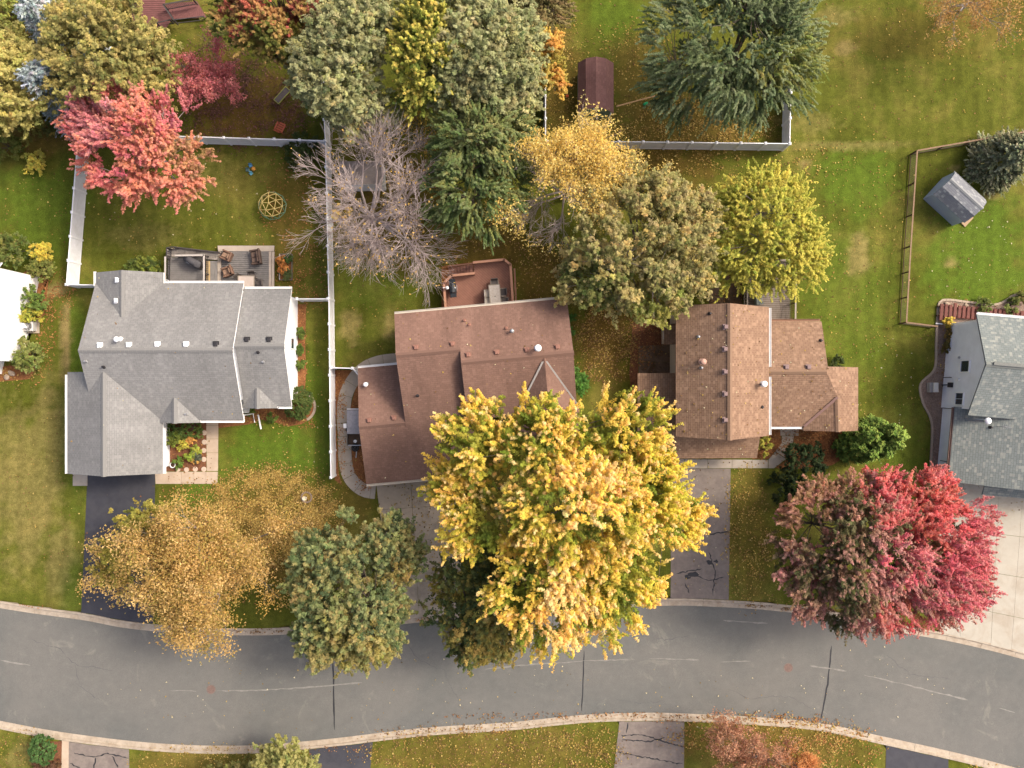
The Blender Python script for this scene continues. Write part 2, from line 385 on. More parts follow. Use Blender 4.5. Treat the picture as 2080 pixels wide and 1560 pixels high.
M_kerb = simple('kerb_concrete', C(186, 172, 152), .85, .16, 3, 0, .2, 60, (C(150, 130, 105), 1.3, .55))
def kerb(line, sign, name):
    root = bpy.data.objects.new(name, None); link(root); tag(root, None, None, None, 'structure')
    d = np.r_[0, np.cumsum(np.hypot(*np.diff(line, axis=0).T))]
    sel = (line[:, 0] > -44) & (line[:, 0] < 44); s0, s1 = d[sel][0], d[sel][-1]
    prof = [(0, -.34), (0, .014), (.15, .014), (.2, -.07), (.56, -.104), (.56, -.34)]
    s = s0
    while s < s1:
        ss = np.linspace(s + .008, s + 2.66 - .008, 5)
        px_, py_ = np.interp(ss, d, line[:, 0]), np.interp(ss, d, line[:, 1])
        tx, ty = np.interp(ss + .2, d, line[:, 0]) - np.interp(ss - .2, d, line[:, 0]), np.interp(ss + .2, d, line[:, 1]) - np.interp(ss - .2, d, line[:, 1])
        ln = np.hypot(tx, ty); nx_, ny_ = ty / ln * sign, -tx / ln * sign
        v = []; fs = []; m_ = len(prof); dz = random.uniform(-.006, .006)
        for k in range(5):
            for o_, z_ in prof: v.append((px_[k] + nx_[k] * o_, py_[k] + ny_[k] * o_, z_ + dz))
        for k in range(4):
            for j in range(m_):
                f = (k * m_ + j, k * m_ + (j + 1) % m_, (k + 1) * m_ + (j + 1) % m_, (k + 1) * m_ + j)
                fs.append(f if sign < 0 else f[::-1])
        fs += [tuple(range(m_)), tuple(4 * m_ + j for j in range(m_ - 1, -1, -1))]
        G().add(v, fs).obj('kerb_segment', M_kerb, root); s += 2.66
kerb(NL, 1, 'kerb'); kerb(SL, -1, 'kerb')

M_tar = simple('tar_seal', C(48, 48, 50), .5, .2, 8)
M_seam = simple('worn_seam', C(142, 139, 131), .9, .2, 5)
def strip(pts, wid, z, mat, name, parent, jit=.3):
    L_, R_ = [], []
    for k, p in enumerate(pts):
        a, b_ = pts[max(k - 1, 0)], pts[min(k + 1, len(pts) - 1)]
        dx, dy = b_[0] - a[0], b_[1] - a[1]; q = math.hypot(dx, dy) or 1
        w_ = wid * random.uniform(1 - jit, 1 + jit) / 2
        if k in (0, len(pts) - 1): w_ *= .3
        zz = z(p[0], p[1]) if callable(z) else z
        L_.append((p[0] - dy / q * w_, p[1] + dx / q * w_, zz)); R_.append((p[0] + dy / q * w_, p[1] - dx / q * w_, zz))
    n = len(pts)
    return G().add(L_ + R_, [(n + k, n + k + 1, k + 1, k) for k in range(n - 1)]).obj(name, mat, parent)
def wiggle(pts, step=.3, amp=.05):
    out = []
    for a, b_ in zip(pts[:-1], pts[1:]):
        a, b_ = Vector(a), Vector(b_); n = max(2, int((b_ - a).length / step))
        for k in range(n):
            p = a.lerp(b_, k / n); out.append((p.x + random.uniform(-amp, amp), p.y + random.uniform(-amp, amp)))
    out.append((pts[-1][0], pts[-1][1])); return out
gp2 = lambda x, y: tuple(GP(x, y)[:2])
rz6 = lambda x, y: road_z(x, y) + .006
for pts in ([(676, 1345), (678, 1420), (679, 1484)], [(1187, 1322), (1184, 1390), (1182, 1446)], [(1690, 1312), (1682, 1390), (1668, 1465)]):
    strip(wiggle([gp2(*p) for p in pts], .4, .025), .1, rz6, M_tar, 'crack_seal', road)
for pts in ([(345, 1403), (398, 1405)], [(440, 1404), (520, 1403), (610, 1398), (735, 1387)], [(985, 1360), (1060, 1352), (1190, 1343), (1290, 1340)], [(1320, 1338), (1420, 1341)], [(1465, 1345), (1525, 1344)],
            [(1645, 1352), (1720, 1364)], [(1755, 1372), (1840, 1391), (1968, 1423)], [(0, 1342), (60, 1352)], [(2030, 1438), (2062, 1448)], [(1470, 1261), (1560, 1267)]):
    strip(wiggle([gp2(*p) for p in pts], .35, .03), .09, rz6, M_seam, 'worn_joint', road, .7)
M_hair = simple('hairline_crack', C(98, 98, 97), .8, .2, 8)
for pts in ([(60, 1300), (120, 1318), (150, 1350), (230, 1362)], [(150, 1350), (160, 1392), (210, 1430)], [(820, 1300), (850, 1340), (900, 1362), (930, 1420)], [(1290, 1290), (1350, 1300), (1400, 1292)], [(1480, 1400), (1520, 1420), (1600, 1415), (1650, 1440)], [(1800, 1330), (1850, 1370), (1930, 1380)], [(1250, 1420), (1300, 1430), (1350, 1424)]):
    strip(wiggle([gp2(*p) for p in pts], .25, .09), .035, rz6, M_hair, 'hairline_crack', road, .6)
M_iron = simple('manhole_iron', C(126, 104, 94), .8, .2, 10)
for px, py in ((428, 1401), (1602, 1357)):
    c = GP(px, py); z = road_z(c.x, c.y)
    mh = G().lathe([(.36, -.02), (.36, .012), (.33, .016), (.31, .008)], (c.x, c.y, z), 24).obj('manhole_ring', simple('ring_iron', C(125, 112, 104), .7, .2, 10), road)
    G().lathe([(.3, -.02), (.3, .012), (.05, .016)], (c.x, c.y, z), 24).obj('manhole_lid', M_iron, road)
M_patch = simple('road_patch', C(112, 112, 106), .92, .14, 9)
for q in ():
    pts = [GP(*p) for p in q]
    G().add([(p.x, p.y, road_z(p.x, p.y) + .005) for p in pts], [(3, 2, 1, 0)]).obj('asphalt_patch', M_patch, road)

# ------------------------------------------------------------------ driveways, walks, beds
M_black = simple('sealed_asphalt', C(66, 66, 72), .7, .14, 2, 0, .25, 60, (C(84, 82, 84), .6, .5))
M_old = simple('old_asphalt', C(136, 125, 116), .9, .16, 3, 0, .3, 50, (C(112, 100, 96), .8, .5))
M_conc = simple('driveway_concrete', C(184, 169, 148), .85, .1, 1.2, 0, .15, 60, (C(140, 128, 112), .5, .6))
M_conc2 = simple('pale_concrete', C(186, 179, 163), .85, .07, 1.2, 0, .15, 60, (C(164, 150, 130), .6, .6))
M_walk = simple('walk_concrete', C(200, 180, 158), .85, .08, 2, 0, .15, 60, (C(175, 150, 125), 1.1, .4))
M_walk2 = simple('grey_walk', C(180, 170, 156), .85, .08, 2, 0, .15, 60, (C(158, 140, 120), 1.1, .4))
def struct(name, poly, z0, z1, mat):
    return tag(G().prism([tuple(GP(*p)[:2]) for p in poly], z0, z1).obj(name, mat), None, None, None, 'structure')
def north_edge(x0, x1, off=1): return [(x, CY - PXM * float(nback((x - CX) / PXM)) + off) for x in np.linspace(x0, x1, 6)]
def south_edge(x0, x1, off=-1): return [(x, CY - PXM * float(sback((x - CX) / PXM)) - off) for x in np.linspace(x0, x1, 6)]
d1 = struct('driveway', [(178, 962), (315, 962)] + north_edge(312, 165, -1), -.1, .012, M_black)
d3 = struct('driveway', [(1364, 951), (1484, 952)] + north_edge(1480, 1362, -1), -.1, .012, M_old)
sd1 = struct('driveway', [(138, 1700)] + south_edge(140, 262, -1) + [(264, 1700)], -.1, .012, M_old)
sd2 = struct('driveway', [(640, 1700)] + south_edge(628, 757, -1) + [(740, 1700)], -.1, .012, M_black)
sd3 = struct('driveway', [(1232, 1700)] + south_edge(1258, 1390, -1) + [(1388, 1700)], -.1, .012, M_old)
sd4 = struct('driveway', [(1795, 1700)] + south_edge(1800, 1926, -1) + [(1930, 1700)], -.1, .012, M_black)
for par, lines in ((d3, [[(1372, 1165), (1400, 1160), (1425, 1155)], [(1410, 1168), (1440, 1180), (1470, 1172)], [(1392, 1185), (1400, 1205)], [(1380, 1080), (1430, 1086), (1480, 1080)], [(1440, 1120), (1452, 1160), (1448, 1210)]]),
                   (sd1, [[(150, 1530), (190, 1538), (215, 1530), (262, 1540)], [(195, 1538), (188, 1575)], [(228, 1535), (240, 1560)], [(142, 1550), (165, 1562)]]),
                   (sd3, [[(1262, 1494), (1300, 1492), (1330, 1500), (1388, 1518)], [(1264, 1502), (1320, 1506), (1350, 1498)], [(1255, 1528), (1310, 1538), (1388, 1552)], [(1275, 1468), (1272, 1490)]])):
    for q in lines: strip(wiggle([gp2(*p) for p in q], .15, .05), .075, .0175, M_tar, 'crack', par, .6)
for c, r in (((1408, 1167), 9), ((1440, 1143), 7), ((1396, 1172), 6), ((1455, 1140), 5)):
    g = GP(*c); pts = []
    for k in range(11):
        a = 2 * math.pi * k / 11; q = r / PXM * random.uniform(.3, .9); pts.append((g.x + 1.5 * q * math.cos(a), g.y + q * math.sin(a), .0185))
    G().add(pts, [tuple(range(11))]).obj('tar_patch', M_tar, d3)
# debris line along the sealed drive
def quad_slabs(root, c, ucuts, vcuts, z0, z1, mat, name='slab', gap=.02):
    a, b_, d, e = [GP(*p) for p in c]                 # corners: NW, NE, SE, SW
    def at(u, v): return a.lerp(b_, u).lerp(e.lerp(d, u), v)
    for u0, u1 in zip(ucuts[:-1], ucuts[1:]):
        for v0, v1 in zip(vcuts[:-1], vcuts[1:]):
            q = [at(u0, v0), at(u1, v0), at(u1, v1), at(u0, v1)]; m_ = sum(q, Vector()) / 4
            q = [p + (m_ - p).normalized() * gap * .7 for p in q]
            G().prism([tuple(p[:2]) for p in q], z0, z1 + random.uniform(-.004, .004)).obj(name, mat, root)
def sroot(name):
    o = bpy.data.objects.new(name, None); link(o); return tag(o, None, None, None, 'structure')
d2 = sroot('driveway'); quad_slabs(d2, [(762, 968), (945, 955), (932, 1246), (800, 1257)], [0, .39, 1], [0, .235, .465, .7, 1], -.1, .018, M_conc)
d4 = sroot('driveway'); quad_slabs(d4, [(1908, 970), (2130, 985), (2098, 1331), (1908, 1284)], [0, .02 + .2, .55, .77, 1], [0, .32, .56, .8, 1], -.1, .018, M_conc2)
w1 = sroot('footpath')
quad_slabs(w1, [(419, 840), (444, 840), (443, 957), (420, 957)], [0, 1], [0, .21, .44, .68, 1], -.1, .03, M_walk)
quad_slabs(w1, [(315, 958), (443, 958), (442, 983), (316, 983)], [0, .22, .42, .62, .81, 1], [0, 1], -.1, .03, M_walk)
quad_slabs(w1, [(148, 955), (178, 955), (178, 987), (148, 987)], [0, 1], [0, 1], -.1, .03, M_walk2)
w2 = sroot('footpath')
cl = smooth_line([(840, 730), (806, 731), (765, 737), (732, 755), (706, 793), (698, 836), (700, 890), (702, 940), (712, 972), (736, 994), (764, 1000), (800, 1000)])
dd = np.r_[0, np.cumsum(np.hypot(*np.diff(cl, axis=0).T))]
s = 0
while s < dd[-1] - .3:
    L_, R_ = [], []
    for t in np.linspace(s + .012, min(s + 1.02, dd[-1]) - .012, 4):
        p = np.array([np.interp(t, dd, cl[:, 0]), np.interp(t, dd, cl[:, 1])]); q = np.array([np.interp(t + .1, dd, cl[:, 0]), np.interp(t + .1, dd, cl[:, 1])]) - np.array([np.interp(t - .1, dd, cl[:, 0]), np.interp(t - .1, dd, cl[:, 1])])
        q /= np.hypot(*q); nn = np.array([-q[1], q[0]]); L_.append(tuple(p + nn * .5)); R_.append(tuple(p - nn * .5))
    G().prism(L_ + R_[::-1], -.1, .03 + random.uniform(-.004, .004)).obj('slab', M_walk2, w2); s += 1.02
w3 = sroot('footpath')
quad_slabs(w3, [(1345, 932), (1560, 934), (1560, 951), (1345, 951)], [0, .21, .43, .66, .85, 1], [0, 1], -.1, .03, M_walk2)
for q in ([(1561, 934), (1574, 918), (1596, 932), (1572, 951), (1561, 951)], [(1575, 917), (1588, 900), (1608, 912), (1597, 931)], [(1588, 899), (1588, 886), (1612, 886), (1609, 911)], [(1585, 885), (1585, 866), (1622, 866), (1622, 885)]):
    G().prism([gp2(*p) for p in q], -.1, .03).obj('slab', M_walk2, w3)
w4 = sroot('footpath'); quad_slabs(w4, [(126, 1504), (140, 1506), (138, 1700), (122, 1700)], [0, 1], [0, .3, .65, 1], -.1, .02, M_walk)
M_patio = simple('patio_slab', C(120, 100, 82), .9, .2, 2, 0, .2, 40, (C(88, 68, 44), 1.2, .8))
pt = sroot('patio'); quad_slabs(pt, [(1440, 560), (1508, 560), (1508, 640), (1440, 640)], [0, .5, 1], [0, .5, 1], -.1, .03, M_patio)
pt2 = sroot('patio'); quad_slabs(pt2, [(1297, 702), (1364, 700), (1364, 770), (1297, 770)], [0, .5, 1], [0, .5, 1], -.1, .03, M_patio)

M_mulch = simple('bark_mulch', C(128, 84, 58), .95, .45, 12, 0, .8, 18, (C(88, 56, 40), 2.5, .6))
M_mulch2 = simple('leafy_mulch', C(150, 100, 60), .95, .5, 10, 0, .8, 18, (C(104, 62, 34), 2.5, .7))
M_gravel = simple('river_gravel', C(150, 128, 112), .9, .5, 14, 0, .9, 14, (C(112, 92, 80), 2.0, .5))
def bed(poly, mat, name='mulch_bed', z=.02): return struct(name, poly, -.1, z, mat)
b1 = bed([(343, 845), (419, 845), (419, 957), (330, 957), (330, 920)], M_mulch)
bed([(604, 618), (622, 618), (620, 700), (622, 760), (618, 800), (600, 800)], M_mulch2)
bed([(497, 825), (600, 822), (632, 812), (641, 830), (632, 850), (612, 862), (585, 866), (560, 858), (530, 852), (505, 862), (440, 870), (444, 855)], M_mulch2)
bed([(676, 752), (716, 752), (700, 780), (686, 815), (683, 850), (685, 900), (688, 960), (694, 985), (680, 975)], M_mulch2)
bed([(724, 782), (745, 770), (760, 990), (735, 980), (718, 955), (712, 900), (711, 830)], M_mulch2)
bed([(1528, 872), (1584, 872), (1588, 900), (1562, 932), (1528, 932)], M_mulch2)
bed([(1612, 870), (1730, 870), (1722, 925), (1690, 945), (1640, 950), (1600, 955), (1575, 950), (1600, 932), (1612, 905)], M_mulch2)
bed([(1285, 655), (1365, 655), (1365, 702), (1297, 704), (1296, 770), (1288, 840), (1278, 760)], M_mulch)
bed([(40, 690), (90, 640), (100, 560), (60, 545), (40, 560), (45, 740), (0, 745), (0, 775), (60, 770), (80, 740)], M_mulch2)
bed([(90, 1506), (126, 1506), (122, 1600), (80, 1600)], M_mulch)
gv = bed([(2200, 590), (2080, 597), (2058, 600), (2040, 612), (2015, 619), (1960, 613), (1922, 609), (1907, 616), (1903, 650), (1900, 740), (1893, 757), (1873, 775), (1868, 790), (1875, 820), (1888, 845), (1893, 870), (1889, 968), (1930, 975), (1960, 700), (2200, 700)], M_gravel, 'gravel_bed')
strip_pts = smooth_line([(2220, 585), (2110, 594), (2080, 597), (2058, 600), (2040, 612), (2015, 619), (1960, 613), (1922, 609), (1907, 616), (1903, 650), (1901, 700), (1900, 740), (1893, 757), (1873, 775), (1868, 790), (1875, 820), (1888, 845), (1893, 870), (1891, 920), (1889, 968), (1889, 975)])
M_edge = simple('edging_concrete', C(178, 160, 140), .85, .12, 4)
dd = np.r_[0, np.cumsum(np.hypot(*np.diff(strip_pts, axis=0).T))]
s = 0
while s < dd[-1] - .3:
    L_, R_ = [], []
    for t in np.linspace(s + .006, s + .6 - .006, 3):
        p = np.array([np.interp(t, dd, strip_pts[:, 0]), np.interp(t, dd, strip_pts[:, 1])]); q = np.array([np.interp(t + .1, dd, strip_pts[:, 0]), np.interp(t + .1, dd, strip_pts[:, 1])]) - np.array([np.interp(t - .1, dd, strip_pts[:, 0]), np.interp(t - .1, dd, strip_pts[:, 1])])
        q /= (np.hypot(*q) + 1e-9); nn = np.array([-q[1], q[0]]); L_.append(tuple(p + nn * .08)); R_.append(tuple(p - nn * .08))
    G().prism(L_ + R_[::-1], -.1, .09).obj('edging_block', M_edge, gv); s += .6
M_paver = simple('sandstone_paver', C(196, 172, 146), .85, .1, 5)
for k, (px, py) in enumerate([(1912, 628), (1926, 630), (1940, 624), (1911, 641), (1927, 644), (1941, 636), (1912, 654), (1928, 656)]):
    g = GP(px, py); G().box((g.x, g.y, .03), (.38, .38, .05), random.uniform(-.15, .15), bev=.01).obj('paver', M_paver, gv)
M_step = simple('stepping_stone', C(206, 184, 164), .85, .1, 6)
for px, py in [(417, 879), (417, 898), (416, 915), (416, 933), (416, 953), (362, 953), (379, 954), (397, 953)]:
    g = GP(px, py); G().lathe([(.19, 0), (.19, .035), (.16, .045), (.02, .045)], (g.x - .06 if px > 410 else g.x, g.y, .01), 14).obj('stepping_stone', M_step, b1)
# curved stone edge round the clipped bush
hedge_edge = sroot('bed_edging')
for k in range(12):
    a = math.radians(-62 + k * 10.5); c = GP(610, 826); q = []
    for r_, a_ in ((1.02, a), (1.02, a + .175), (1.2, a + .175), (1.2, a)): q.append((c.x + r_ * math.cos(a_), c.y + r_ * math.sin(a_)))
    G().prism(q, -.05, .07).obj('edging_stone', M_edge, hedge_edge)

# ------------------------------------------------------------------ houses
M_white = simple('white_trim', (.8, .8, .79, 1), .45, .04, 3)
M_gutter = simple('gutter_white', (.72, .71, .68, 1), .4, .08, 5)
M_brownt = simple('brown_trim', C(150, 110, 84), .6, .1, 5)
M_glass = None
def glass_mat():
    m, n, l, b = nmat('window_glass'); b.inputs['Base Color'].default_value = (.03, .04, .05, 1); b.inputs['Roughness'].default_value = .06
    b.inputs['Specular IOR Level'].default_value = .8
    return m
M_glass = glass_mat()
M_galv = simple('galvanised_metal', C(190, 190, 190), .4, .15, 12, .6)
M_darkmetal = simple('dark_metal', C(62, 60, 62), .5, .2, 12, .3)
M_vwhite = simple('vent_white', (.78, .78, .77, 1), .5, .05, 8)

ROOFS = []
class Roof:
    def __init__(s, house, mats, t=.16): s.house = house; s.mats = mats; s.polys = []; s.t = t; s.g = G()
    def add(s, pts, t=None):
        p = [Vector(q) for q in pts]; s.polys.append(p); s.g.slab(p, t or s.t)
    def build(s):
        ROOFS.append(s); s.o = s.g.obj('roof', s.mats, s.house); return s.o
    def hit(s, px, py):
        cam_p = Vector((0, 0, CAM_H)); d = P(px, py, 0) - cam_p; best = None
        for p in s.polys:
            nor = Vector((0, 0, 0))
            for i in range(len(p)): nor += p[i].cross(p[(i + 1) % len(p)])
            den = nor.dot(d)
            if abs(den) < 1e-9: continue
            t = nor.dot(p[0] - cam_p) / den; q = cam_p + d * t; ins = False; n = len(p)
            for i in range(n):
                a, b = p[i], p[(i + 1) % n]
                if (a.y > q.y) != (b.y > q.y) and q.x < (b.x - a.x) * (q.y - a.y) / (b.y - a.y) + a.x: ins = not ins
            if ins and (best is None or q.z > best.z): best = q
        return best
    def vent(s, px, py, mat, size=.3, rz=0):
        q = s.hit(px, py)
        if q is None: return
        g = G(); g.box((q.x, q.y, q.z + .01), (size * 1.4, size * 1.4, .03), rz); g.box((q.x, q.y, q.z + .1), (size, size, .17), rz, bev=.04)
        g.obj('roof_vent', mat, s.o)
    def pipe(s, px, py, mat, h=.35, r=.06, cap=False, capmat=None):
        q = s.hit(px, py)
        if q is None: return
        g = G(); g.lathe([(r * 2.4, -.05), (r * 1.3, .06), (r, .08), (r, h), (r * .7, h)], q, 12); o = g.obj('vent_pipe', mat, s.o)
        if cap: G().lathe([(r * .6, h), (r * 2.0, h + .03), (r * 2.2, h + .1), (r * 1.5, h + .17), (.01, h + .2)], q, 14).obj('flue_cap', capmat or mat, s.o, True)
    def ridge(s, a, b, mat, wd=.17):
        a, b = Vector(a), Vector(b); L = (b - a).length; d = (b - a) / L; side = Vector((0, 0, 1)).cross(d).normalized(); g = G(); n = max(2, int(L / .28)); st = L / n
        for k in range(n):
            p, q = a + d * (k * st), a + d * ((k + 1) * st + .03)
            z0, z1 = Vector((0, 0, .015)), Vector((0, 0, .035)); dr = Vector((0, 0, -wd * .45))
            v = [p + side * wd + dr + z0, p + z0 + Vector((0, 0, .012)), p - side * wd + dr + z0, q + side * wd + dr + z1, q + z1 + Vector((0, 0, .012)), q - side * wd + dr + z1]
            dn = Vector((0, 0, -.05)); v += [x + dn for x in v]
            g.add(v, [(0, 3, 4, 1), (1, 4, 5, 2), (6, 7, 10, 9), (7, 8, 11, 10), (3, 9, 10, 4), (4, 10, 11, 5), (0, 1, 7, 6), (1, 2, 8, 7), (0, 6, 9, 3), (2, 5, 11, 8)])
        g.obj('ridge_cap', mat, s.o)
    def gutter(s, a, b, mat, name='gutter', w=.13, drop=.02):
        a, b = Vector(a), Vector(b); d = (b - a).normalized(); side = Vector((0, 0, 1)).cross(d).normalized(); g = G()
        # open trough: bottom and two lips, runs just outside the eave
        for off, ww, hh, dz in ((0, w, .02, -.12), (-w / 2, .02, .12, -.06), (w / 2, .02, .12, -.06)):
            v = []
            for p in (a, b):
                c = p + side * off + Vector((0, 0, dz - drop))
                v += [c + side * ww / 2 + Vector((0, 0, hh / 2)), c - side * ww / 2 + Vector((0, 0, hh / 2)), c - side * ww / 2 - Vector((0, 0, hh / 2)), c + side * ww / 2 - Vector((0, 0, hh / 2))]
            g.add(v, [(0, 4, 5, 1), (1, 5, 6, 2), (2, 6, 7, 3), (3, 7, 4, 0), (0, 1, 2, 3), (7, 6, 5, 4)])
        g.obj(name, mat, s.o)
def gable(R, fr, u0, u1, v0, v1, ze, zr, axis='u'):
    """ridge along axis; fr maps (u, v, z) to the world"""
    if axis == 'u':
        vm = (v0 + v1) / 2; R.add([fr(u0, v0, ze), fr(u1, v0, ze), fr(u1, vm, zr), fr(u0, vm, zr)]); R.add([fr(u0, vm, zr), fr(u1, vm, zr), fr(u1, v1, ze), fr(u0, v1, ze)])
        return fr(u0, vm, zr), fr(u1, vm, zr)
    um = (u0 + u1) / 2; R.add([fr(u0, v0, ze), fr(um, v0, zr), fr(um, v1, zr), fr(u0, v1, ze)]); R.add([fr(um, v0, zr), fr(u1, v0, ze), fr(u1, v1, ze), fr(um, v1, zr)])
    return fr(um, v0, zr), fr(um, v1, zr)
def rot_frame(th):
    c, s = math.cos(math.radians(th)), math.sin(math.radians(th))
    return lambda u, v, z: Vector((u * c - v * s, u * s + v * c, z))
def walls(house, fr, pts, tops, mat, z0=-.05):
    return G().prism([tuple(fr(u, v, 0)[:2]) for u, v in pts], z0, tops).obj('wall', mat, house)
def window(house, c, wd, ht, normal, mat_frame=None, bars=(1, 1)):
    """framed window on a vertical wall; c centre on the wall face, normal horizontal unit vector"""
    nrm = Vector(normal).normalized(); a = Vector((0, 0, 1)).cross(nrm); rz = math.atan2(a.y, a.x); c = Vector(c); g = G(); f = .07
    for du, dz, sx, sz in ((0, ht / 2, wd + f, f), (0, -ht / 2, wd + f, f), (-wd / 2, 0, f, ht), (wd / 2, 0, f, ht)):
        g.box(c + a * du + Vector((0, 0, dz)) + nrm * .03, (sx, .09, sz), rz)
    win = g.obj('window', mat_frame or M_white, house)
    nu, nv = bars
    for i in range(nu):
        for j in range(nv):
            pw, ph = (wd - f) / nu, (ht - f) / nv
            cc = c + a * (-(wd - f) / 2 + pw * (i + .5)) + Vector((0, 0, -(ht - f) / 2 + ph * (j + .5))) + nrm * .012
            G().box(cc, (pw - .03, .02, ph - .03), rz).obj('pane', M_glass, win)
    return win
def garage_door(house, c, wd, ht, normal, mat):
    nrm = Vector(normal).normalized(); a = Vector((0, 0, 1)).cross(nrm); rz = math.atan2(a.y, a.x); c = Vector(c)
    d = G().box(c + nrm * .01 + Vector((0, 0, ht / 2)), (wd, .06, ht), rz).obj('garage_door', mat, house)
    for j in range(4):
        for i in range(6):
            G().box(c + nrm * .045 + a * (-wd / 2 + wd / 6 * (i + .5)) + Vector((0, 0, ht / 4 * (j + .5))), (wd / 6 - .12, .03, ht / 4 - .14), rz, bev=.01).obj('panel', mat, d)
def pxframe(u, v, z): return Vector(((u - CX) / PXM, (CY - v) / PXM, z))

# ---- house with the grey roof
SG = shingle('grey_shingles', C(143, 142, 139), C(149, 148, 145), C(158, 157, 153), .2, .15, .25)
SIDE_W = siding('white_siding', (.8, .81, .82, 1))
hA = thing('house', GP(390, 740), 'white house with grey shingle roof and front garage beside black driveway', 'house')
R = Roof(hA, [SG, M_white]); f = pxframe
rm = gable(R, f, 233, 520, 585, 850, 3.0, 5.5, 'u')
rn = gable(R, f, 234, 365, 564, 662, 3.0, 4.3, 'v')
rw = gable(R, f, 521, 613, 596, 823, 2.98, 5.1, 'u')
rd1 = gable(R, f, 518, 585, 788, 827, 2.97, 3.7, 'v')
rd2 = gable(R, f, 353, 436, 806, 855, 2.95, 3.85, 'v')
rg = gable(R, f, 178, 363, 757, 954, 2.95, 4.77, 'v')
R.build()
for a, b in (rm, rw, (rn[0], f(299.5, 652, 4.3)), (f(551.5, 789, 3.7), rd1[1]), (f(394.5, 807, 3.85), rd2[1]), (f(270.5, 759, 4.77), rg[1])): R.ridge(a, b, SG)
for a, b in ((f(365, 582, 3.0), f(520, 582, 3.0)), (f(521, 593, 2.98), f(613, 593, 2.98)), (f(437, 853, 3.0), f(520, 853, 3.0)), (f(587, 826, 2.98), f(613, 826, 2.98)), (f(175, 762, 2.95), f(175, 954, 2.95)), (f(366, 866, 2.95), f(366, 954, 2.95)), (f(231, 562, 3.0), f(231, 590, 3.0))):
    R.gutter(a, b, M_gutter)
for px, py in ((239, 569), (237, 611)): R.vent(px, py, M_vwhite, .27)
for px, py in ((203, 702), (262, 701), (320, 700), (378, 700)): R.vent(px, py, M_vwhite, .3)
for px, py in ((439, 699), (502, 690), (547, 690)): R.vent(px, py, M_darkmetal, .3)
R.pipe(244, 690, M_vwhite, .5, .09, True)
for px, py, m_ in ((175, 734, M_galv), (211, 745, M_darkmetal), (524, 715, M_darkmetal), (535, 735, M_galv), (379, 841, M_galv)): R.pipe(px, py, m_, .28, .06)
walls(hA, f, [(243, 597), (243, 717.5), (243, 838), (511, 838), (511, 717.5), (511, 597)], [2.95, 5.2, 2.95, 2.95, 5.2, 2.95], SIDE_W)
walls(hA, f, [(246, 572), (299.5, 572), (354, 572), (354, 600), (299.5, 600), (246, 600)], [2.95, 4.05, 2.95, 2.95, 4.05, 2.95], SIDE_W)
walls(hA, f, [(512, 608), (512, 709.5), (512, 811), (605, 811), (605, 709.5), (605, 608)], [2.9, 4.9, 2.9, 2.9, 4.9, 2.9], SIDE_W)
walls(hA, f, [(190, 772), (190, 946), (270.5, 946), (345, 946), (345, 837), (270.5, 772)], [2.9, 2.9, 4.55, 2.9, 2.9, 4.5], SIDE_W)
garage_door(hA, f(247, 946, 0), 4.6, 2.2, (0, -1, 0), M_white)
window(hA, f(470, 838, 1.6), 1.6, 1.3, (0, -1, 0), None, (2, 1)); window(hA, f(552, 811, 1.6), 1.5, 1.3, (0, -1, 0), None, (2, 1)); window(hA, f(560, 608, 1.6), 1.4, 1.2, (0, 1, 0), None, (2, 1)); window(hA, f(605, 700, 1.7), .8, 1.1, (1, 0, 0))
G().box(f(396, 838.6, 1.05), (.95, .06, 2.1), 0).obj('door', M_brownt, hA)
G().tube([f(519, 854, 2.75), f(516, 841, 2.5), f(516, 840, .25), f(518, 858, .08)], .045, 6).obj('downspout', M_white, hA)
G().tube([f(585, 828, 2.7), f(585, 813, 2.5), f(585, 813, .2)], .045, 6).obj('downspout', M_white, hA)
ds = G().box(f(528, 857, .08), (.1, 1.1, .07), .2).obj('downspout_extension', M_white); tag(ds, 'thin white downspout extension lying across the leafy bed', 'downspout')

# ---- house with the maroon roof
SM = shingle('maroon_shingles', C(138, 108, 94), C(144, 113, 99), C(152, 120, 105), .3, .15, .18)
SIDE_T = siding('tan_siding', C(196, 176, 150))
h2 = rot_frame(5.2)
hB = thing('house', h2(-3, 0, 0), 'house with maroon shingle roof in the middle, partly under the yellow tree', 'house')
R = Roof(hB, [SM, simple('tan_fascia', C(205, 190, 170), .6, .08, 4)])
Rz = 6.25
R.add([h2(-7.7, 5.58, 5.0), h2(-3.3, 5.58, 5.0), h2(-3.3, 2.65, Rz), h2(-7.7, 2.65, Rz)])
R.add([h2(-7.7, 2.65, Rz), h2(-3.3, 2.65, Rz), h2(-2.7, -6.27, 2.5), h2(-7.7, -6.27, 2.5)])
R.add([h2(-3.3, 5.58, 5.0), h2(4.33, 5.58, 5.0), h2(4.33, 1.74, 6.62), h2(-3.3, 1.74, 6.62)])
R.add([h2(-3.3, 1.74, 6.62), h2(4.33, 1.74, 6.62), h2(4.33, -2.2, 4.97), h2(-3.3, -2.2, 4.97)])
R.add([h2(-11.0, 2.15, 2.5), h2(-7.55, 2.15, 2.5), h2(-7.55, -2.03, 4.26), h2(-11.0, -2.03, 4.26)])
R.add([h2(-11.0, -2.03, 4.26), h2(-7.7, -2.03, 4.26), h2(-7.7, -6.27, 2.5), h2(-11.15, -6.27, 2.5)])
R.add([h2(2.34, 1.6, 6.6), h2(2.34, -4.0, 6.6), h2(.2, -4.0, 5.1), h2(.2, -1.9, 5.1)])
R.add([h2(2.34, 1.6, 6.6), h2(4.5, -1.9, 5.1), h2(4.5, -4.0, 5.1), h2(2.34, -4.0, 6.6)])
R.build()
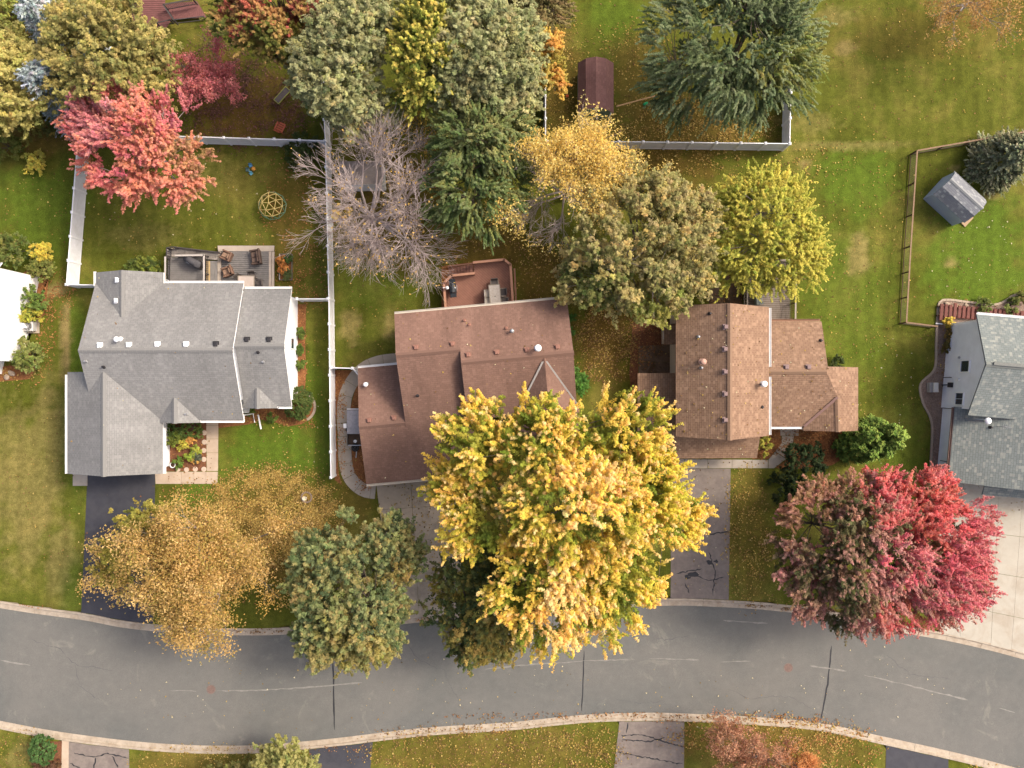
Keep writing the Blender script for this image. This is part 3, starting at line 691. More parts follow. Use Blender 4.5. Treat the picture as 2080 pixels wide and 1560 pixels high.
R.ridge(h2(-7.7, 2.65, Rz), h2(-3.3, 2.65, Rz), SM); R.ridge(h2(-3.3, 1.74, 6.62), h2(4.33, 1.74, 6.62), SM); R.ridge(h2(-11, -2.03, 4.26), h2(-7.75, -2.03, 4.26), SM)
M_flash = simple('valley_metal', C(205, 200, 195), .45, .1, 6, .4)
for s_ in (-1, 1):
    a, b = h2(2.34 + s_ * .12, 1.32, 6.5), h2(2.34 + s_ * 2.0, -1.75, 5.22)
    G().slab([a + Vector((-.07, 0, .06)), a + Vector((.07, 0, .06)), b + Vector((.07, 0, .06)), b + Vector((-.07, 0, .06))], .03, 0, 0).obj('valley_flashing', M_flash, R.o)
R.gutter(h2(-7.7, 5.66, 5.0), h2(4.33, 5.66, 5.0), simple('tan_gutter', C(215, 205, 188), .5, .08, 4)); R.gutter(h2(-11, 2.23, 2.5), h2(-7.7, 2.23, 2.5), M_gutter); R.gutter(h2(-11.15, -6.35, 2.5), h2(-3.0, -6.35, 2.5), MATS['tan_gutter'])
M_rv = simple('maroon_vent', C(150, 108, 92), .6, .1, 8)
for px, py in ((845, 706), (919, 699), (951, 721), (1009, 716), (1070, 711), (1132, 705), (750, 854), (800, 849)): R.vent(px, py, M_rv, .27, math.radians(5))
for px, py, m_ in ((953, 660, M_rv), (1028, 667, M_rv), (943, 651, M_rv), (848, 803, M_darkmetal)): R.pipe(px, py, m_, .25, .06)
R.pipe(1040, 673, M_galv, .35, .07, True, M_galv); R.pipe(1092, 708, M_galv, .75, .11, True, M_vwhite); R.pipe(745, 781, M_galv, .4, .08, True, M_vwhite)
walls(hB, h2, [(-7.4, 5.2), (-7.4, 2.65), (-7.4, -5.7), (-3.2, -5.7), (-3.2, 2.65), (-3.2, 5.2)], [4.9, 6.0, 2.5, 2.5, 6.0, 4.9], SIDE_T)
walls(hB, h2, [(-3.1, 5.2), (-3.1, 1.74), (-3.1, -1.8), (4.05, -1.8), (4.05, 1.74), (4.05, 5.2)], [4.9, 6.35, 4.9, 4.9, 6.35, 4.9], SIDE_T)
walls(hB, h2, [(.55, -1.7), (.55, -3.6), (2.34, -3.6), (4.15, -3.6), (4.15, -1.7)], [4.9, 4.9, 6.2, 4.9, 4.9], SIDE_T)
walls(hB, h2, [(-10.6, 1.75), (-10.6, -2.03), (-10.6, -5.7), (-7.5, -5.7), (-7.5, -2.03), (-7.5, 1.75)], [2.4, 4.0, 2.4, 2.4, 4.0, 2.4], SIDE_T)
garage_door(hB, h2(-7.2, -5.7, 0), 4.8, 2.1, h2(0, -1, 0), M_white)
window(hB, h2(-1.5, 5.2, 3.6), 1.6, 1.3, h2(0, 1, 0), None, (2, 1)); window(hB, h2(2.3, -3.6, 3.6), 1.8, 1.4, h2(0, -1, 0), None, (2, 1)); window(hB, h2(-5.6, 5.2, 3.6), 1.2, 1.2, h2(0, 1, 0), None, (2, 1))
G().tube([h2(-8.0, 2.2, 2.3), h2(-7.9, 1.85, 2.0), h2(-7.9, 1.85, .1)], .05, 6).obj('downspout', M_white, hB)

# ---- house with the light brown roof
SB = shingle('brown_shingles', C(146, 117, 96), C(155, 125, 102), C(172, 141, 116), .1, .16, .5, .4)
SIDE_B = siding('beige_siding', (.55, .5, .42, 1))
f3 = lambda u, v, z: Vector((u, v, z))
hC = thing('house', (16.5, 0, 0), 'house with light brown shingle roof right of the yellow tree', 'house')
R = Roof(hC, [SB, M_brownt])
R.add([f3(11.4, 5.46, 4.9), f3(14.62, 5.42, 7.07), f3(14.62, -3.76, 7.07), f3(11.4, -3.66, 4.9)])
R.add([f3(14.62, 5.42, 7.07), f3(17.88, 5.34, 4.9), f3(17.88, -3.6, 4.9), f3(14.62, -3.76, 7.07)])
R.add([f3(11.4, -3.3, 3.6), f3(17.7, -3.3, 3.6), f3(17.7, -5.36, 2.55), f3(11.2, -5.4, 2.55)], .14)
R.add([f3(17.5, .86, 4.8), f3(21.9, .86, 4.75), f3(22.08, 1.2, 4.6), f3(22.26, 4.5, 2.88), f3(17.5, 4.53, 2.88)])
R.add([f3(17.5, .86, 4.8), f3(21.9, .86, 4.75), f3(22.97, -.87, 4.0), f3(20.95, -3.07, 2.88), f3(17.5, -3.07, 2.88)])
R.add([f3(21.9, .9, 4.75), f3(22.97, -.87, 4.0), f3(23.04, -3.36, 4.0), f3(24.88, -3.36, 2.9), f3(24.88, 1.2, 2.9), f3(22.08, 1.22, 4.62)])
R.add([f3(22.97, -.87, 4.0), f3(20.95, -3.1, 2.86), f3(20.95, -3.36, 2.86), f3(23.04, -3.36, 4.0)])
R.add([f3(9.1, .78, 2.45), f3(11.84, .78, 3.0), f3(11.84, -3.4, 3.0), f3(9.1, -3.4, 2.45)], .14)
R.add([f3(11.0, 4.35, 2.55), f3(11.84, 4.35, 2.8), f3(11.84, 2.85, 2.8), f3(11.0, 2.85, 2.55)], .12)
R.build()
R.ridge(f3(14.62, 5.4, 7.07), f3(14.62, -3.76, 7.07), SB); R.ridge(f3(17.6, .86, 4.8), f3(21.9, .86, 4.76), SB); R.ridge(f3(22.97, -.9, 4.0), f3(23.04, -3.36, 4.0), SB)
G().slab([f3(22.9, -.87, 4.09), f3(23.05, -1.0, 4.06), f3(21.05, -3.1, 2.98), f3(20.9, -3.0, 2.98)], .03, 0, 0).obj('valley_flashing', simple('purple_brown_metal', C(150, 120, 110), .5, .1, 6), R.o)
R.gutter(f3(17.97, 5.3, 4.9), f3(17.97, 1.2, 4.9), M_gutter); R.gutter(f3(17.97, .5, 4.9), f3(17.97, -3.55, 4.9), M_gutter); R.gutter(f3(18.0, -3.16, 2.86), f3(20.9, -3.16, 2.86), M_gutter); R.gutter(f3(18.0, 4.6, 2.88), f3(22.2, 4.6, 2.88), M_brownt)
M_bv = simple('brown_vent', C(140, 116, 112), .5, .1, 8)
for px, py in ((1474, 664), (1473, 709), (1473, 755), (1473, 800), (1473, 853), (1597, 746), (1642, 746)): R.vent(px, py, M_bv, .28)
for px, py, m_ in ((1442, 637, M_darkmetal), (1419, 684, M_galv), (1425, 747, M_galv), (1548, 827, M_darkmetal), (1667, 692, M_darkmetal)): R.pipe(px, py, m_, .28, .06)
R.pipe(1426, 735, simple('copper_vent', C(200, 160, 140), .5, .1, 8), .4, .1, True); R.pipe(1546, 780, M_galv, .7, .1, True, M_vwhite)
walls(hC, f3, [(11.87, 5.1), (11.87, -3.35), (14.62, -3.35), (17.5, -3.35), (17.5, 5.1), (14.62, 5.1)], [4.85, 4.85, 6.85, 4.85, 4.85, 6.85], SIDE_B)
walls(hC, f3, [(11.6, -3.4), (11.6, -4.9), (17.4, -4.9), (17.4, -3.4)], 2.5, SIDE_B)
walls(hC, f3, [(17.52, 4.1), (17.52, .86), (17.52, -2.65), (21.9, -2.65), (21.9, .86), (21.9, 4.1)], [2.85, 4.6, 2.85, 2.85, 4.4, 2.85], SIDE_B)
walls(hC, f3, [(21.92, .9), (24.5, .9), (24.5, -3.0), (23.0, -3.0), (21.4, -3.0), (21.4, -2.6)], [2.8, 2.8, 2.8, 3.75, 2.8, 2.8], SIDE_B)
walls(hC, f3, [(9.5, .5), (11.85, .5), (11.85, -3.1), (9.5, -3.1)], 2.35, SIDE_B)
walls(hC, f3, [(11.25, 4.2), (11.85, 4.2), (11.85, 3.0), (11.25, 3.0)], 2.45, SIDE_B)
garage_door(hC, f3(14.4, -4.9, 0), 4.8, 2.1, (0, -1, 0), M_white)
window(hC, f3(11.25, 3.6, 1.5), .5, .6, (-1, 0, 0)); window(hC, f3(20.3, 4.1, 1.6), 1.4, 1.1, (0, 1, 0), None, (2, 1)); window(hC, f3(24.5, -1.2, 1.5), 1.2, 1.1, (1, 0, 0), None, (2, 1))

# ---- house with the grey-green roof
SV = shingle('greygreen_shingles', C(128, 135, 132), C(136, 143, 139), C(166, 168, 158), .1, .17, .35, .3)
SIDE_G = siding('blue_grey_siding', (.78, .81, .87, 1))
h4 = rot_frame(-5)
hD = thing('house', h4(36, 1, 0), 'tall house with pale blue siding and grey-green roof at the right', 'house')
R = Roof(hD, [SV, simple('slate_fascia', C(120, 128, 140), .6, .08, 4)])
R.add([h4(32.04, 7.72, 4.4), h4(44, 7.72, 4.4), h4(44, 4.16, 6.2), h4(32.04, 4.16, 6.2)])
R.add([h4(32.04, 4.16, 6.2), h4(44, 4.16, 6.2), h4(44, .6, 4.4), h4(32.04, .6, 4.4)])
R.add([h4(31.9, 1.15, 2.8), h4(38.2, 1.15, 5.65), h4(38.2, -4.3, 5.65), h4(31.9, -4.25, 2.8)])
R.add([h4(38.2, 1.15, 5.65), h4(44, 1.15, 3.0), h4(44, -4.3, 3.0), h4(38.2, -4.3, 5.65)])
R.add([h4(34.5, -4.0, 3.0), h4(42, -4.0, 3.0), h4(42, -5.0, 2.65), h4(34.5, -5.0, 2.65)], .12)
R.build()
R.ridge(h4(32.04, 4.16, 6.2), h4(44, 4.16, 6.2), SV)
G().box(h4(37, 4.25, 6.28), (9, .22, .1), math.radians(-5)).obj('ridge_vent', simple('ridge_vent_grey', C(120, 122, 116), .7, .15, 8), R.o)
R.gutter(h4(31.82, 1.1, 2.8), h4(31.82, -4.2, 2.8), simple('brown_gutter', C(140, 112, 100), .5, .3, 18)); R.gutter(h4(32.1, 7.8, 4.4), h4(40, 7.8, 4.4), M_gutter)
q = h4(32.5, .2, 3.15)
fl = P(1966, 852, 3.3); G().lathe([(.12, -.3), (.1, 0), (.1, 2.5)], fl, 14).obj('flue_pipe', simple('flue_grey', C(150, 158, 172), .5, .1, 8), R.o)
G().lathe([(.1, 2.45), (.2, 2.5), (.24, 2.62), (.18, 2.75), (.02, 2.8)], fl, 16).obj('flue_cap', M_vwhite, R.o, True)
a4 = R.hit(2027, 866); ga = G(); ga.tube([a4, a4 + Vector((0, 0, 1.1))], .02, 5); ga.tube([a4 + Vector((-.25, .05, 1.05)), a4 + Vector((.35, -.03, 1.05))], .015, 4)
for k in range(4): ga.tube([a4 + Vector((-.2 + .15 * k, -.14, 1.05)), a4 + Vector((-.2 + .15 * k, .2, 1.05))], .01, 4)
ga.obj('antenna', M_galv, R.o); R.pipe(2012, 868, M_darkmetal, .25, .06)
walls(hD, h4, [(32.3, 7.3), (32.3, 4.16), (32.3, 1.05), (43, 1.05), (43, 4.16), (43, 7.3)], [4.3, 6.0, 4.3, 4.3, 6.0, 4.3], SIDE_G)
walls(hD, h4, [(32.42, 1.0), (32.42, -4.0), (38.2, -4.0), (43, -4.0), (43, 1.0)], [2.85, 2.85, 5.4, 3.2, 3.2], SIDE_G)
nW = h4(-1, 0, 0)
window(hD, h4(32.3, 4.1, 3.0), .85, 1.2, nW, None, (1, 2)); window(hD, h4(32.3, 1.75, 2.6), .9, 1.1, nW, None, (2, 3))
gm = G(); gm.box(h4(32.2, 2.75, 1.3), (.18, .35, .5), math.radians(-5)); gm.tube([h4(32.2, 2.75, 1.3), h4(32.2, 2.75, .0)], .04, 6); gm.obj('utility_meter', M_darkmetal, hD)
gm = G(); gm.tube([h4(32.15, 3.3, .2), h4(32.15, 3.3, 1.2), h4(32.26, 3.3, 1.3)], .03, 6); gm.obj('service_pipe', M_darkmetal, hD)
G().lathe([(.05, 0), (.09, .02), (.09, .1), (.02, .12)], h4(32.22, 4.75, 2.1), 10).obj('wall_vent', M_galv, hD); G().box(h4(32.24, 3.15, 2.3), (.12, .12, .16), 0).obj('wall_lamp', M_white, hD)
for v_ in (-2.9, -3.25): G().tube([h4(32.36, v_, .5), h4(32.3, v_, 1.0), h4(32.36, v_, 1.5)], .03, 6).obj('hose_pipe', M_darkmetal, hD)
G().tube([h4(32.2, 7.38, 4.2), h4(32.2, 7.3, 4.0), h4(32.2, 7.3, .3), h4(31.3, 7.3, .12)], .05, 6).obj('downspout', M_white, hD)
garage_door(hD, h4(36.8, -4.0, 0), 4.8, 2.1, h4(0, -1, 0), M_white)

# ---- white-walled house at the left edge
hE = thing('house', GP(30, 650), 'white walled house at the left edge behind the side shrubs', 'house')
SIDE_C = siding('cream_siding', (.8, .79, .76, 1), .2)
a, b = GP(81, 563), GP(46, 735); dr = (b - a).normalized(); nn = Vector((dr.y, -dr.x, 0))
if nn.x > 0: nn = -nn
c, d = a + nn * 11, b + nn * 11; m1, m2 = (a + b) / 2, (c + d) / 2
G().prism([tuple(p[:2]) for p in (a, m1, b, d, m2, c)], -.05, [5.6, 8.0, 5.6, 5.6, 8.0, 5.6]).obj('wall', SIDE_C, hE)
e1, e2 = b + nn * 1.35, b + nn * 9 ; e3 = dr * 1.2
G().prism([tuple(p[:2]) for p in (e1 - dr * .02, e1 + e3, e2 + e3, e2 - dr * .02)], -.05, 3.0).obj('wall', SIDE_C, hE)
R = Roof(hE, [SG, M_white]); up = Vector((0, 0, 1))
o_ = dr * -.4; R.add([a + o_ - nn * .3 + up * 5.5, c + o_ + up * 5.5, m2 + up * 8.2, m1 - nn * .3 + up * 8.2]); o_ = dr * .4; R.add([m1 - nn * .3 + up * 8.2, m2 + up * 8.2, d + o_ + up * 5.5, b + o_ - nn * .3 + up * 5.5]); R.build()
G().box(a.lerp(b, .58) - nn * .1 + up * .8, (.22, .4, .6), .2).obj('utility_meter', M_white, hE); G().box(a.lerp(b, .2) - nn * .04 + up * .35, (.08, .7, .5), .2).obj('basement_window', M_glass, hE)

# ------------------------------------------------------------------ fences
M_vinyl = simple('white_vinyl', (.76, .76, .77, 1), .4, .05, 4, 0, 0, 40, ((.6, .6, .56, 1), 1.6, .35)); M_vpanel = simple('vinyl_panel', (.68, .68, .7, 1), .45, .06, 3, 0, 0, 40, ((.5, .5, .46, 1), 1.3, .4))
def vinyl_fence(pts_top, label, h=1.8, spacing=1.83, grp='white vinyl fence runs'):
    pts = [P(x, y, h) for x, y in pts_top]; pts = [Vector((p.x, p.y, 0)) for p in pts]
    t = thing('vinyl_fence', pts[0], label, 'fence', grp)
    def post(p):
        o = G().box((p.x, p.y, h / 2 + .03), (.14, .14, h + .06)).obj('post', M_vinyl, t)
        G().add([(p.x - .1, p.y - .1, h + .06), (p.x + .1, p.y - .1, h + .06), (p.x + .1, p.y + .1, h + .06), (p.x - .1, p.y + .1, h + .06), (p.x, p.y, h + .16)], [(0, 1, 4), (1, 2, 4), (2, 3, 4), (3, 0, 4), (3, 2, 1, 0)]).obj('post_cap', M_vinyl, o)
    for a, b in zip(pts[:-1], pts[1:]):
        L = (b - a).length; n = max(1, round(L / spacing)); d = (b - a) / n; rz = math.atan2(d.y, d.x); wd = d.length
        for k in range(n):
            p = a + d * k; m_ = p + d * .5; post(p)
            g = G(); g.box((m_.x, m_.y, h / 2 + .02), (wd - .1, .035, h - .12), rz)
            nb = 11
            for q in range(1, nb):
                c = p + d * (q / nb); g.box((c.x, c.y, h / 2 + .02), (.012, .042, h - .2), rz)
            g.obj('panel', M_vpanel, t)
            G().box((m_.x, m_.y, h - .03), (wd - .11, .07, .13), rz, bev=.015).obj('rail', M_vinyl, t); G().box((m_.x, m_.y, .12), (wd - .11, .06, .14), rz).obj('rail', M_vinyl, t)
    post(pts[-1]); return t
vinyl_fence([(158, 284), (135, 578)], 'white vinyl fence running down from the red-orange tree beside the shrubs')
vinyl_fence([(158, 277), (300, 275), (660, 286)], 'white vinyl fence across the lawn above the climbing dome')
vinyl_fence([(137, 578), (193, 579)], 'short white vinyl fence reaching the grey roofed house from the side shrubs')
vinyl_fence([(640, -40), (648, 90), (656, 200), (661, 286), (668, 606), (672, 970)], 'long white vinyl fence between the grey and maroon roofed houses')
vinyl_fence([(603, 607), (666, 607)], 'short white vinyl fence beside the white gable wall near the raised bed')
vinyl_fence([(672, 747), (716, 748), (730, 764)], 'short white vinyl fence with an angled gate over the curved footpath')
vinyl_fence([(1108, 150), (1108, 286), (1604, 292), (1606, 188), (1607, -40)], 'white vinyl fence enclosing the yard of the maroon shed')

M_cedar = simple('cedar_rail', C(150, 122, 96), .8, .2, 6); M_dpost = simple('dark_post', C(92, 68, 50), .85, .2, 6)
M_wire = simple('fence_wire', C(88, 84, 76), .6, .1, 6, .4)
def wire_fence(pts_top, label, h=1.15, spacing=2.05):
    pts = [P(x, y, h) for x, y in pts_top]; pts = [Vector((p.x, p.y, 0)) for p in pts]
    t = thing('wire_fence', pts[0], label, 'fence')
    wires = G()
    for a, b in zip(pts[:-1], pts[1:]):
        L = (b - a).length; n = max(1, round(L / spacing)); d = (b - a) / n; rz = math.atan2(d.y, d.x)
        for k in range(n + 1):
            p = a + d * k
            if k < n or b is pts[-1]: G().box((p.x, p.y, h / 2), (.09, .09, h), rz, bev=.01).obj('post', M_dpost, t)
            if k < n:
                c = p + d * .5; G().box((c.x, c.y, h + .015), (d.length - .004, .1, .04), rz).obj('rail', M_cedar, t); G().box((c.x, c.y, .12), (d.length - .1, .04, .09), rz).obj('rail', M_dpost, t)
        for j in range(7):
            z = .2 + j * .145; wires.box(((a.x + b.x) / 2, (a.y + b.y) / 2, z), (L, .008, .008), rz)
        for k in range(int(L / .15)):
            p = a + (b - a) * ((k + .5) / int(L / .15)); wires.box((p.x, p.y, h / 2 + .03), (.007, .007, h - .1), rz)
    wires.obj('wire_mesh', M_wire, t); return t
wire_fence([(2230, 243), (2080, 268), (1863, 306), (1850, 500), (1841, 655), (1905, 663)], 'brown wood and wire fence round the yard with the small grey shed')

# ------------------------------------------------------------------ sheds
M_green = siding('green_siding', C(112, 128, 104), .2)
SH = shingle('shed_maroon_shingles', C(134, 98, 92), C(140, 103, 97), C(148, 112, 104), .2, .14, .2)
sh1 = thing('shed', P(1210, 180, 0), 'green shed with maroon gambrel roof in the fenced yard', 'shed')
R = Roof(sh1, [SH, M_green], .08)
y0, y1 = P(1210, 117, 3).y, P(1210, 224, 2.6).y
xs_ = [P(1174, 170, 2.0).x, P(1190, 170, 2.9).x, P(1211, 170, 3.2).x, P(1231, 170, 2.9).x, P(1246.5, 170, 2.0).x]; zs_ = [1.95, 2.85, 3.2, 2.85, 1.95]
for k in range(4): R.add([(xs_[k], y0, zs_[k]), (xs_[k + 1], y0, zs_[k + 1]), (xs_[k + 1], y1, zs_[k + 1]), (xs_[k], y1, zs_[k])])
R.build()
wx = [xs_[0] + .12, xs_[1] + .02, xs_[2], xs_[3] - .02, xs_[4] - .12]
for (ya, yb) in ((y0 - .15, y1 + .12),):
    v = []; n = 5
    for yy in (ya, yb): v += [(wx[0], yy, -.02)] + [(wx[k], yy, zs_[k] - .1) for k in range(5)] + [(wx[4], yy, -.02)]
    G().add(v, [tuple(range(6, -1, -1)), tuple(range(7, 14))] + [(k, (k + 1) % 7, 7 + (k + 1) % 7, 7 + k) for k in range(7)]).obj('wall', M_green, sh1)
G().box((xs_[2], y1 + .1, .95), (1.2, .05, 1.8), 0).obj('door', M_green, sh1)
G().box((xs_[2] + .05, y1 + .08, 2.55), (.45, .06, .3), 0).obj('gable_vent', M_vwhite, sh1)
for x in (wx[0] + .04, wx[4] - .04): G().box((x, y1 + .1, .95), (.09, .07, 1.85), 0).obj('corner_trim', M_white, sh1)
pole = G(); pole.tube([(P(1252, 216, 1.6).x, P(1252, 216, 1.6).y, 1.6), (P(1330, 195, .6).x, P(1330, 195, .6).y, .6)], .05, 6)
tag(pole.obj('wooden_pole', simple('pale_wood', C(196, 156, 112), .8, .15, 8)), 'long pale wooden pole leaning between maroon shed and dark green tree', 'pole')
g = GP(1311, 211); tag(G().lathe([(.2, 0), (.22, .03), (.16, .07), (.02, .08)], (g.x, g.y, .02), 18, 0, 1.0, .55, .5).obj('toy_disc', simple('green_plastic', C(30, 150, 90), .4, .1, 5)), 'green plastic disc on the leafy grass near the pole', 'toy')
def ball(px, py, r, mat, name, label, cat):
    g = GP(px, py); prof = [(max(.004, r * math.sin(math.pi * k / 8)), r - r * math.cos(math.pi * k / 8)) for k in range(9)]
    return tag(G().lathe(prof, (g.x, g.y, 0), 14).obj(name, mat, None, True), label, cat)
ball(1152, 196, .12, simple('orange_plastic', C(230, 110, 60), .5, .1, 5), 'ball', 'small orange ball on the grass left of the maroon shed', 'ball')

sf = rot_frame(-42.5); o2 = GP(1875, 404); SS = shingle('shed_grey_shingles', C(140, 142, 146), C(148, 150, 152), C(190, 192, 186), .12, .13, .15, .3)
fs_ = lambda u, v, z: sf(u, v, z) + o2
sh2 = thing('shed', o2, 'small shed with grey shingle gambrel roof and pale blue walls in the right yard', 'shed')
M_pblue = siding('pale_blue_siding', C(178, 192, 214), .15)
R = Roof(sh2, [SS, M_pblue], .07); L_, W_ = 3.0, 2.15
prof = [(-.08, 1.75), (.42, 2.45), (1.08, 2.75), (1.74, 2.45), (W_ + .08, 1.75)]
for (va, za), (vb, zb) in zip(prof[:-1], prof[1:]): R.add([fs_(-.06, va, za), fs_(L_ + .06, va, za), fs_(L_ + .06, vb, zb), fs_(-.06, vb, zb)])
R.build(); R.ridge(fs_(-.06, 1.08, 2.75), fs_(L_ + .06, 1.08, 2.75), SS, .12)
v = []
for u in (0, L_): v += [fs_(u, 0, -.02), fs_(u, 0, 1.72), fs_(u, .45, 2.38), fs_(u, 1.08, 2.66), fs_(u, 1.7, 2.38), fs_(u, W_, 1.72), fs_(u, W_, -.02)]
G().add(v, [tuple(range(6, -1, -1)), tuple(range(7, 14))] + [(k, (k + 1) % 7, 7 + (k + 1) % 7, 7 + k) for k in range(7)]).obj('wall', M_pblue, sh2)
G().box(fs_(L_ + .02, 1.0, .85), (.05, 1.1, 1.7), math.radians(-42.5)).obj('door', M_pblue, sh2)
M_ply = simple('ramp_plywood', C(176, 150, 118), .85, .12, 5)
G().slab([fs_(L_ + .04, .55, .22), fs_(L_ + .04, 1.5, .22), fs_(L_ + .75, 1.5, .05), fs_(L_ + .75, .55, .05)], .05, 0, 0).obj('ramp', M_ply, sh2)

sh3 = thing('shed', P(734, 360, 0), 'low grey roofed shed with white front wall under the bare tree', 'shed')
R = Roof(sh3, [simple('weathered_roof', C(150, 138, 130), .9, .2, 3), M_white], .08)
a, b, c, d = P(690, 328, 2.0), P(776, 326, 2.0), P(777, 374, 2.3), P(692, 376, 2.3); R.add([a, b, c, d]); R.build()
G().prism([(a.x + .08, a.y - .08), (b.x - .08, b.y - .08), (c.x - .06, c.y + .05), (d.x + .06, d.y + .05)], -.02, [1.9, 1.9, 2.2, 2.2]).obj('wall', simple('shed_white_wall', (.72, .72, .71, 1), .6, .08, 4), sh3)

# ------------------------------------------------------------------ decks
M_gd = simple('grey_deck', C(134, 130, 126), .8, .16, 3, 0, .2, 30); M_gd2 = simple('pale_deck_edge', C(190, 176, 160), .8, .1, 3); M_tanw = simple('tan_tread', C(196, 168, 120), .8, .12, 4); M_drail = simple('rail_dark', C(80, 74, 72), .6, .15, 6)
M_lrail = simple('rail_pale', C(196, 188, 178), .6, .08, 5)
def pz(px, py, z): return P(px, py, z)
def poly_at(pts, z): return [tuple(P(x, y, z)[:2]) for x, y in pts]
dk = thing('deck', GP(500, 545), 'low grey plank deck with pale border behind the grey roofed house', 'deck')
planks(dk, poly_at([(450, 511), (546, 510), (546, 600), (450, 600)], .4), 0, .145, .026, .28, .4, M_gd)
for q in ([(442, 499), (557, 499), (556, 510), (443, 510)], [(546, 511), (551, 511), (551, 600), (546, 600)], [(552, 511), (557, 511), (556, 600), (552, 600)], [(442, 511), (449, 511), (449, 600), (442, 600)]):
    G().prism(poly_at(q, .42), .3, .42).obj('border_board', M_gd2, dk)
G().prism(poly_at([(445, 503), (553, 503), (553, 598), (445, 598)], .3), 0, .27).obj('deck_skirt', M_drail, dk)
du = thing('deck', GP(385, 545), 'raised grey deck with railings and covered grill beside the low deck', 'deck')
Z = 1.0
planks(du, poly_at([(341, 523), (415, 522), (415, 592), (341, 592)], Z), 0, .145, .026, Z - .1, Z, M_gd)
planks(du, poly_at([(338, 505), (352, 504), (442, 515), (442, 528), (417, 526), (417, 521), (340, 521)], .7), math.pi / 2, .145, .014, .6, .7, simple('grey_walk_boards', C(176, 166, 154), .8, .14, 3))
for q in ([(343, 525), (413, 525), (413, 590), (343, 590)],): G().prism(poly_at(q, Z - .1), 0, Z - .12).obj('deck_skirt', M_drail, du)
for k, x in enumerate((419, 427, 434)):
    zz = .85 - k * .17; G().prism(poly_at([(x, 530), (x + 7.5, 530), (x + 7.5, 590), (x, 590)], zz), zz - .05, zz).obj('stair_tread', M_tanw if k == 0 else M_gd, du)
def railing(par, pts, z0, h, mtop, mpost, wd=.1, bal=.13, baluster=True, name='rail'):
    for a, b in zip(pts[:-1], pts[1:]):
        a, b = Vector((a[0], a[1], 0)), Vector((b[0], b[1], 0)); L = (b - a).length; d = (b - a).normalized(); rz = math.atan2(d.y, d.x); m_ = (a + b) / 2
        G().box((m_.x, m_.y, z0 + h - .02), (L + wd * .6, wd, .045), rz).obj(name, mtop, par)
        G().box((m_.x, m_.y, z0 + .09), (L, .04, .06), rz).obj('bottom_rail', mpost, par)
        n = max(1, round(L / 1.5))
        for k in range(n + 1): p = a + (b - a) * k / n; G().box((p.x, p.y, z0 + h / 2 - .04), (.085, .085, h - .02), rz).obj('post', mpost, par)
        if baluster:
            n = int(L / bal); g = G()
            for k in range(n): p = a + (b - a) * ((k + .5) / n); g.box((p.x, p.y, z0 + h / 2), (.03, .03, h - .12), rz)
            g.obj('balusters', mpost, par)
railing(du, poly_at([(335, 578), (335.5, 522)], Z + .95), Z, .95, M_lrail, M_drail, .12)
railing(du, poly_at([(356, 519), (414, 518), (414, 590)], Z + .95), Z, .95, M_lrail, M_drail, .12)
railing(du, poly_at([(338, 520), (338, 503), (352, 501), (442, 512)], .7 + .95), .7, .95, M_drail, M_drail, .06)

M_wick = simple('brown_wicker', C(132, 102, 84), .85, .3, 25, 0, .6, 40); M_wick2 = simple('dark_wicker', C(96, 78, 68), .85, .3, 25, 0, .6, 40); M_cush = simple('tan_cushion', C(158, 128, 106), .9, .12, 8); M_cush2 = simple('brown_cushion', C(112, 92, 80), .9, .12, 8)
def sofa(name, px, py, z, wd, dp, rz, label, cat, mw, mc, seats=1, grp=None):
    o = P(px, py, z); o.z = z; t = thing(name, o, label, cat, grp); M = Matrix.Rotation(rz, 3, 'Z')
    def bx(nm, c, s_, m_, bev=.03, tilt=None): return G().box(o + M @ Vector(c), s_, rz, bev=bev, tilt=tilt).obj(nm, m_, t)
    bx('seat_base', (0, 0, .2), (wd - .1, dp - .06, .3), mw)
    bx('backrest', (0, -dp / 2 + .07, .45), (wd, .15, .85), mw, .05, ('X', .12))
    for s_ in (-1, 1): bx('armrest', (s_ * (wd / 2 - .07), .04, .32), (.14, dp - .1, .6), mw, .04)
    sw = (wd - .3) / seats
    for k in range(seats):
        x = -(wd - .3) / 2 + sw * (k + .5); bx('seat_cushion', (x, .07, .42), (sw - .02, dp - .24, .14), mc, .05); bx('back_cushion', (x, -dp / 2 + .2, .62), (sw - .03, .14, .4), mc, .05, ('X', .15))
    for sx in (-1, 1):
        for sy in (-1, 1): bx('foot', (sx * (wd / 2 - .1), sy * (dp / 2 - .1), .025), (.06, .06, .05), mw, 0)
    return t
sofa('wicker_armchair', 464, 521, .42, .72, .82, math.radians(66), 'brown wicker armchair near the top edge of the low grey deck', 'armchair', M_wick, M_cush, 1, 'wicker seats on the low deck')
sofa('wicker_armchair', 466, 553, .42, .72, .82, math.radians(108), 'brown wicker armchair nearest the stairs and table on the low grey deck', 'armchair', M_wick, M_cush, 1, 'wicker seats on the low deck')
sofa('wicker_loveseat', 523, 524, .42, 1.12, .78, math.radians(98), 'dark wicker two-seat sofa facing the armchairs on the low grey deck', 'sofa', M_wick2, M_cush2, 2, 'wicker seats on the low deck')
